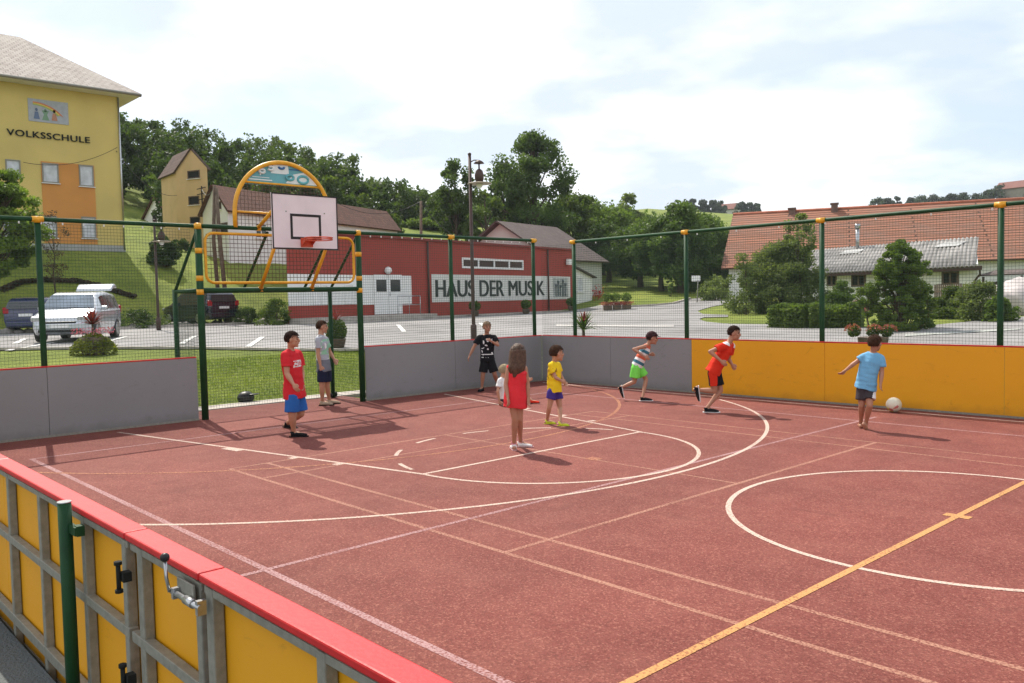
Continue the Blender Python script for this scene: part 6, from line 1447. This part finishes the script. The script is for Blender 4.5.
# ---- wooded hillside on the left: one mass
def wood(name, spots, m, label, nl, ls, seed):
    rnd = random.Random(seed); mb = MB(); marks = []
    for (x, y, H, R) in spots:
        z = T(x, y); mi = rnd.choice((0, 0, 1, 1, 2)); cl = crown_clumps(rnd, H, R, H * .12, 26, rnd.choice(('round', 'tall', 'round')))
        for p in cl:
            k = rnd.uniform(.7, 1.3) * .30 * R
            for _ in range(nl):
                v = Vector((rnd.gauss(0, 1), rnd.gauss(0, 1), rnd.gauss(0, 1))).normalized() * (k * rnd.random() ** .4); leaf(mb, Vector((x, y, z)) + p + v, ls, rnd, .5); mb.bm.faces.ensure_lookup_table() if False else None
            
        marks.append((len(mb.bm.faces), mi))
    o = mb.build(name, [LM['wood'], LM['dark'], LM['mid']], fixn=False)
    idx = []; a = 0
    for b_, mi in marks: idx += [mi] * (b_ - a); a = b_
    o.data.polygons.foreach_set('material_index', idx); tag(o, label, 'wood', kind='stuff'); return o
rnd = random.Random(77); spots = []
SIL = [(90, 112), (130, 109), (150, 113), (172, 117), (195, 119), (215, 124), (236, 137), (250, 150), (258, 140), (272, 131), (290, 140), (310, 152), (335, 151), (352, 152), (364, 166), (376, 181), (392, 179), (402, 190), (412, 206), (428, 218), (470, 226), (560, 225)]
# front crest sets the skyline
px = 92
while px < 450:
    D = 104 + rnd.uniform(-5, 10) ; g = G(px, D); top = at(px, lerp_tab(SIL, px) + rnd.uniform(0, 9), D).z; Hh = max(4, top - g.z)
    spots.append((g.x, g.y, Hh, min(5.5, max(2.6, Hh * .30)) * rnd.uniform(.85, 1.15))); px += rnd.uniform(11, 17)
px = 95
while px < 440:
    D = 92 + rnd.uniform(-4, 4); g = G(px, D); lim = at(px, lerp_tab(SIL, px) + 16, D).z; Hh = min(rnd.uniform(8, 12), lim - g.z)
    if Hh > 3: spots.append((g.x, g.y, Hh, Hh * .3))
    px += rnd.uniform(12, 18)
px = 178
while px < 400:
    D = 82 + rnd.uniform(-3, 3); g = G(px, D); lim = at(px, lerp_tab(SIL, px) + 30, D).z; Hh = min(rnd.uniform(5, 8), lim - g.z)
    if Hh > 2.5: spots.append((g.x, g.y, Hh, Hh * .34))
    px += rnd.uniform(13, 20)
wood('wooded_hillside', spots, 'wood', 'dark green wooded hillside behind the tower and white houses', 56, .21, 5)
spots = []
px = 415
while px < 730:
    D = 128 + rnd.uniform(-8, 14); g = G(px, D); top = at(px, 226 + 6 * math.sin(px * .07) + rnd.uniform(-3, 5), D).z; Hh = max(4, top - g.z); spots.append((g.x, g.y, Hh, 4.2 * rnd.uniform(.8, 1.2))); px += rnd.uniform(10, 16)
wood('woodland', spots, 'wood', 'low band of woodland behind the meadow', 44, .25, 6)
# trees along the far ridges, each one of its own
k = 0
ridge = [(694, 206, 5, 'round tree at the left end of the far hilltop row'), (704, 206, 4, 'second tree of the far hilltop row, from the left'), (713, 209, 4, 'small tree left of the tiny hilltop house'), (722, 207, 4.5, 'tree just left of the tiny hilltop house'), (742, 208, 4, 'tree just right of the tiny hilltop house'), (750, 210, 4, 'small tree right of the tiny hilltop house, near the row end'), (757, 212, 3, 'last tree at the right end of the far hilltop row'),
         (878, 197, 5, 'leftmost tree of the right skyline row'), (886, 196, 5, 'dark bushy tree second from the left in the right skyline row'), (897, 191, 3.6, 'tall narrow conifer in the right skyline row'), (910, 198, 5, 'low broad tree right of the skyline conifer'), (921, 195, 6, 'broad dark tree in the middle of the right skyline row'), (934, 197, 5, 'rounded tree behind the chimney end of the tiled roof'), (951, 199, 5, 'tree left of the gap in the right skyline row'), (963, 196, 5, 'tree right of the gap in the right skyline row'), (975, 195, 4.5, 'small tree before the rise of the right hill'), (990, 187, 5.5, 'tree climbing the right hill, below the dark house'), (1000, 183, 6, 'tallest tree beside the dark house on the right hill'), (1022, 186, 6, 'tree at the right picture edge on the hill')]
for px, py, R, lab in ridge:
    D = 330 if px > 800 else 340; g = G(px, D); Hh = max(6, at(px, py, D).z - g.z)
    tree(px, D, max(3.5, Hh - 1.5), R * (.5 if 'conifer' in lab else .8), 0, lab, 'tall' if 'conifer' not in lab else 'cone', 'far', 200 + int(px), group='trees on the far ridges', nc=26, nl=50, ls=.5, cr=.3, trunk=.4)
# grass blades on the strip behind the goal
rnd = random.Random(9); mb = MB()
for _ in range(52000):
    x = -.6 - 5.6 * rnd.random() ** .8; y = rnd.uniform(-11.5, .3)
    if x > -1.85 and -8.3 < y < -3.9: continue
    z = T(x, y); h = rnd.uniform(.03, .075); a = rnd.uniform(0, 3.14); d = Vector((math.cos(a), math.sin(a), 0)) * .006; tp_ = Vector((rnd.gauss(0, .02), rnd.gauss(0, .02), h)); p = Vector((x, y, z - .005)); mb.face([p - d, p + d, p + tp_])
tag(mb.build('grass', leafmat('blade', (.10, .15, .025), (.23, .28, .05), .4, 1.2), fixn=False), kind='stuff')
# ---------------------------------------------------------------- light
sc = bpy.context.scene
w = bpy.data.worlds.new('World'); sc.world = w; w.use_nodes = True; n = w.node_tree.nodes; l = w.node_tree.links
bg = n['Background']; sky = n.new('ShaderNodeTexSky'); sky.sky_type = 'NISHITA'; sky.sun_disc = False
EL = math.atan2(1, math.hypot(.77, .18)); sky.sun_elevation = EL; sky.sun_rotation = math.atan2(-.77, .18); sky.air_density = 1.0; sky.dust_density = 1.5; sky.ozone_density = 1.2
l.new(sky.outputs[0], bg.inputs[0]); bg.inputs[1].default_value = .13
tc = n.new('ShaderNodeTexCoord'); sep = n.new('ShaderNodeSeparateXYZ'); l.new(tc.outputs['Generated'], sep.inputs[0])
mz = n.new('ShaderNodeMath'); mz.operation = 'MAXIMUM'; mz.inputs[1].default_value = .0; l.new(sep.outputs[2], mz.inputs[0])
ad = n.new('ShaderNodeMath'); ad.inputs[1].default_value = .16; l.new(mz.outputs[0], ad.inputs[0])
cb = n.new('ShaderNodeCombineXYZ')
for i in (0, 1):
    dv_ = n.new('ShaderNodeMath'); dv_.operation = 'DIVIDE'; l.new(sep.outputs[i], dv_.inputs[0]); l.new(ad.outputs[0], dv_.inputs[1]); l.new(dv_.outputs[0], cb.inputs[i])
mp = n.new('ShaderNodeMapping'); mp.inputs['Location'].default_value = (1.7, .55, 0); l.new(cb.outputs[0], mp.inputs[0])
n1 = n.new('ShaderNodeTexNoise'); n1.inputs['Scale'].default_value = .55; n1.inputs['Detail'].default_value = 9; n1.inputs['Roughness'].default_value = .55; n1.inputs['Distortion'].default_value = .4
l.new(mp.outputs[0], n1.inputs['Vector'])
mr = n.new('ShaderNodeMapRange'); mr.interpolation_type = 'SMOOTHSTEP'; mr.inputs[1].default_value = .36; mr.inputs[2].default_value = .56; mr.inputs[3].default_value = .45; mr.inputs[4].default_value = 1
l.new(n1.outputs[0], mr.inputs[0])
n2 = n.new('ShaderNodeTexNoise'); n2.inputs['Scale'].default_value = .9; n2.inputs['Detail'].default_value = 6; l.new(mp.outputs[0], n2.inputs['Vector'])
cr = n.new('ShaderNodeValToRGB'); e = cr.color_ramp.elements; e[0].position = .43; e[0].color = (.55, .615, .70, 1); e[1].position = .60; e[1].color = (1, .985, .97, 1); l.new(n2.outputs[0], cr.inputs[0])
b2 = n.new('ShaderNodeBackground'); l.new(cr.outputs[0], b2.inputs[0]); b2.inputs[1].default_value = 1.14
ms = n.new('ShaderNodeMixShader'); l.new(mr.outputs[0], ms.inputs[0]); l.new(bg.outputs[0], ms.inputs[1]); l.new(b2.outputs[0], ms.inputs[2]); l.new(ms.outputs[0], n['World Output'].inputs[0])
sl_ = bpy.data.lights.new('sun', 'SUN'); sl_.energy = 4.5; sl_.angle = R_(.55); sl_.color = (1, .93, .82)
so = bpy.data.objects.new('sun', sl_); C.objects.link(so); so.rotation_euler = Vector((.77, -.18, -1)).to_track_quat('-Z', 'Y').to_euler(); so.location = (-20, 5, 30)
sc.view_settings.view_transform = 'Standard'; sc.view_settings.look = 'None'; sc.view_settings.gamma = 1; sc.view_settings.exposure = .42
sc.cycles.max_bounces = 6; sc.cycles.transparent_max_bounces = 6; sc.cycles.use_denoising = True

hz = MB(); hz.b2((-1600, -1600, -4), (1600, 1600, 75)); hm_ = bpy.data.materials.new('haze'); hm_.use_nodes = True; hn = hm_.node_tree.nodes; hn.remove(hn['Principled BSDF'])
pv = hn.new('ShaderNodeVolumePrincipled'); pv.inputs['Color'].default_value = (.85, .92, 1, 1); pv.inputs['Density'].default_value = .00024; pv.inputs['Anisotropy'].default_value = .0
hm_.node_tree.links.new(pv.outputs[0], hn['Material Output'].inputs['Volume']); tag(hz.build('haze', hm_), kind='stuff')
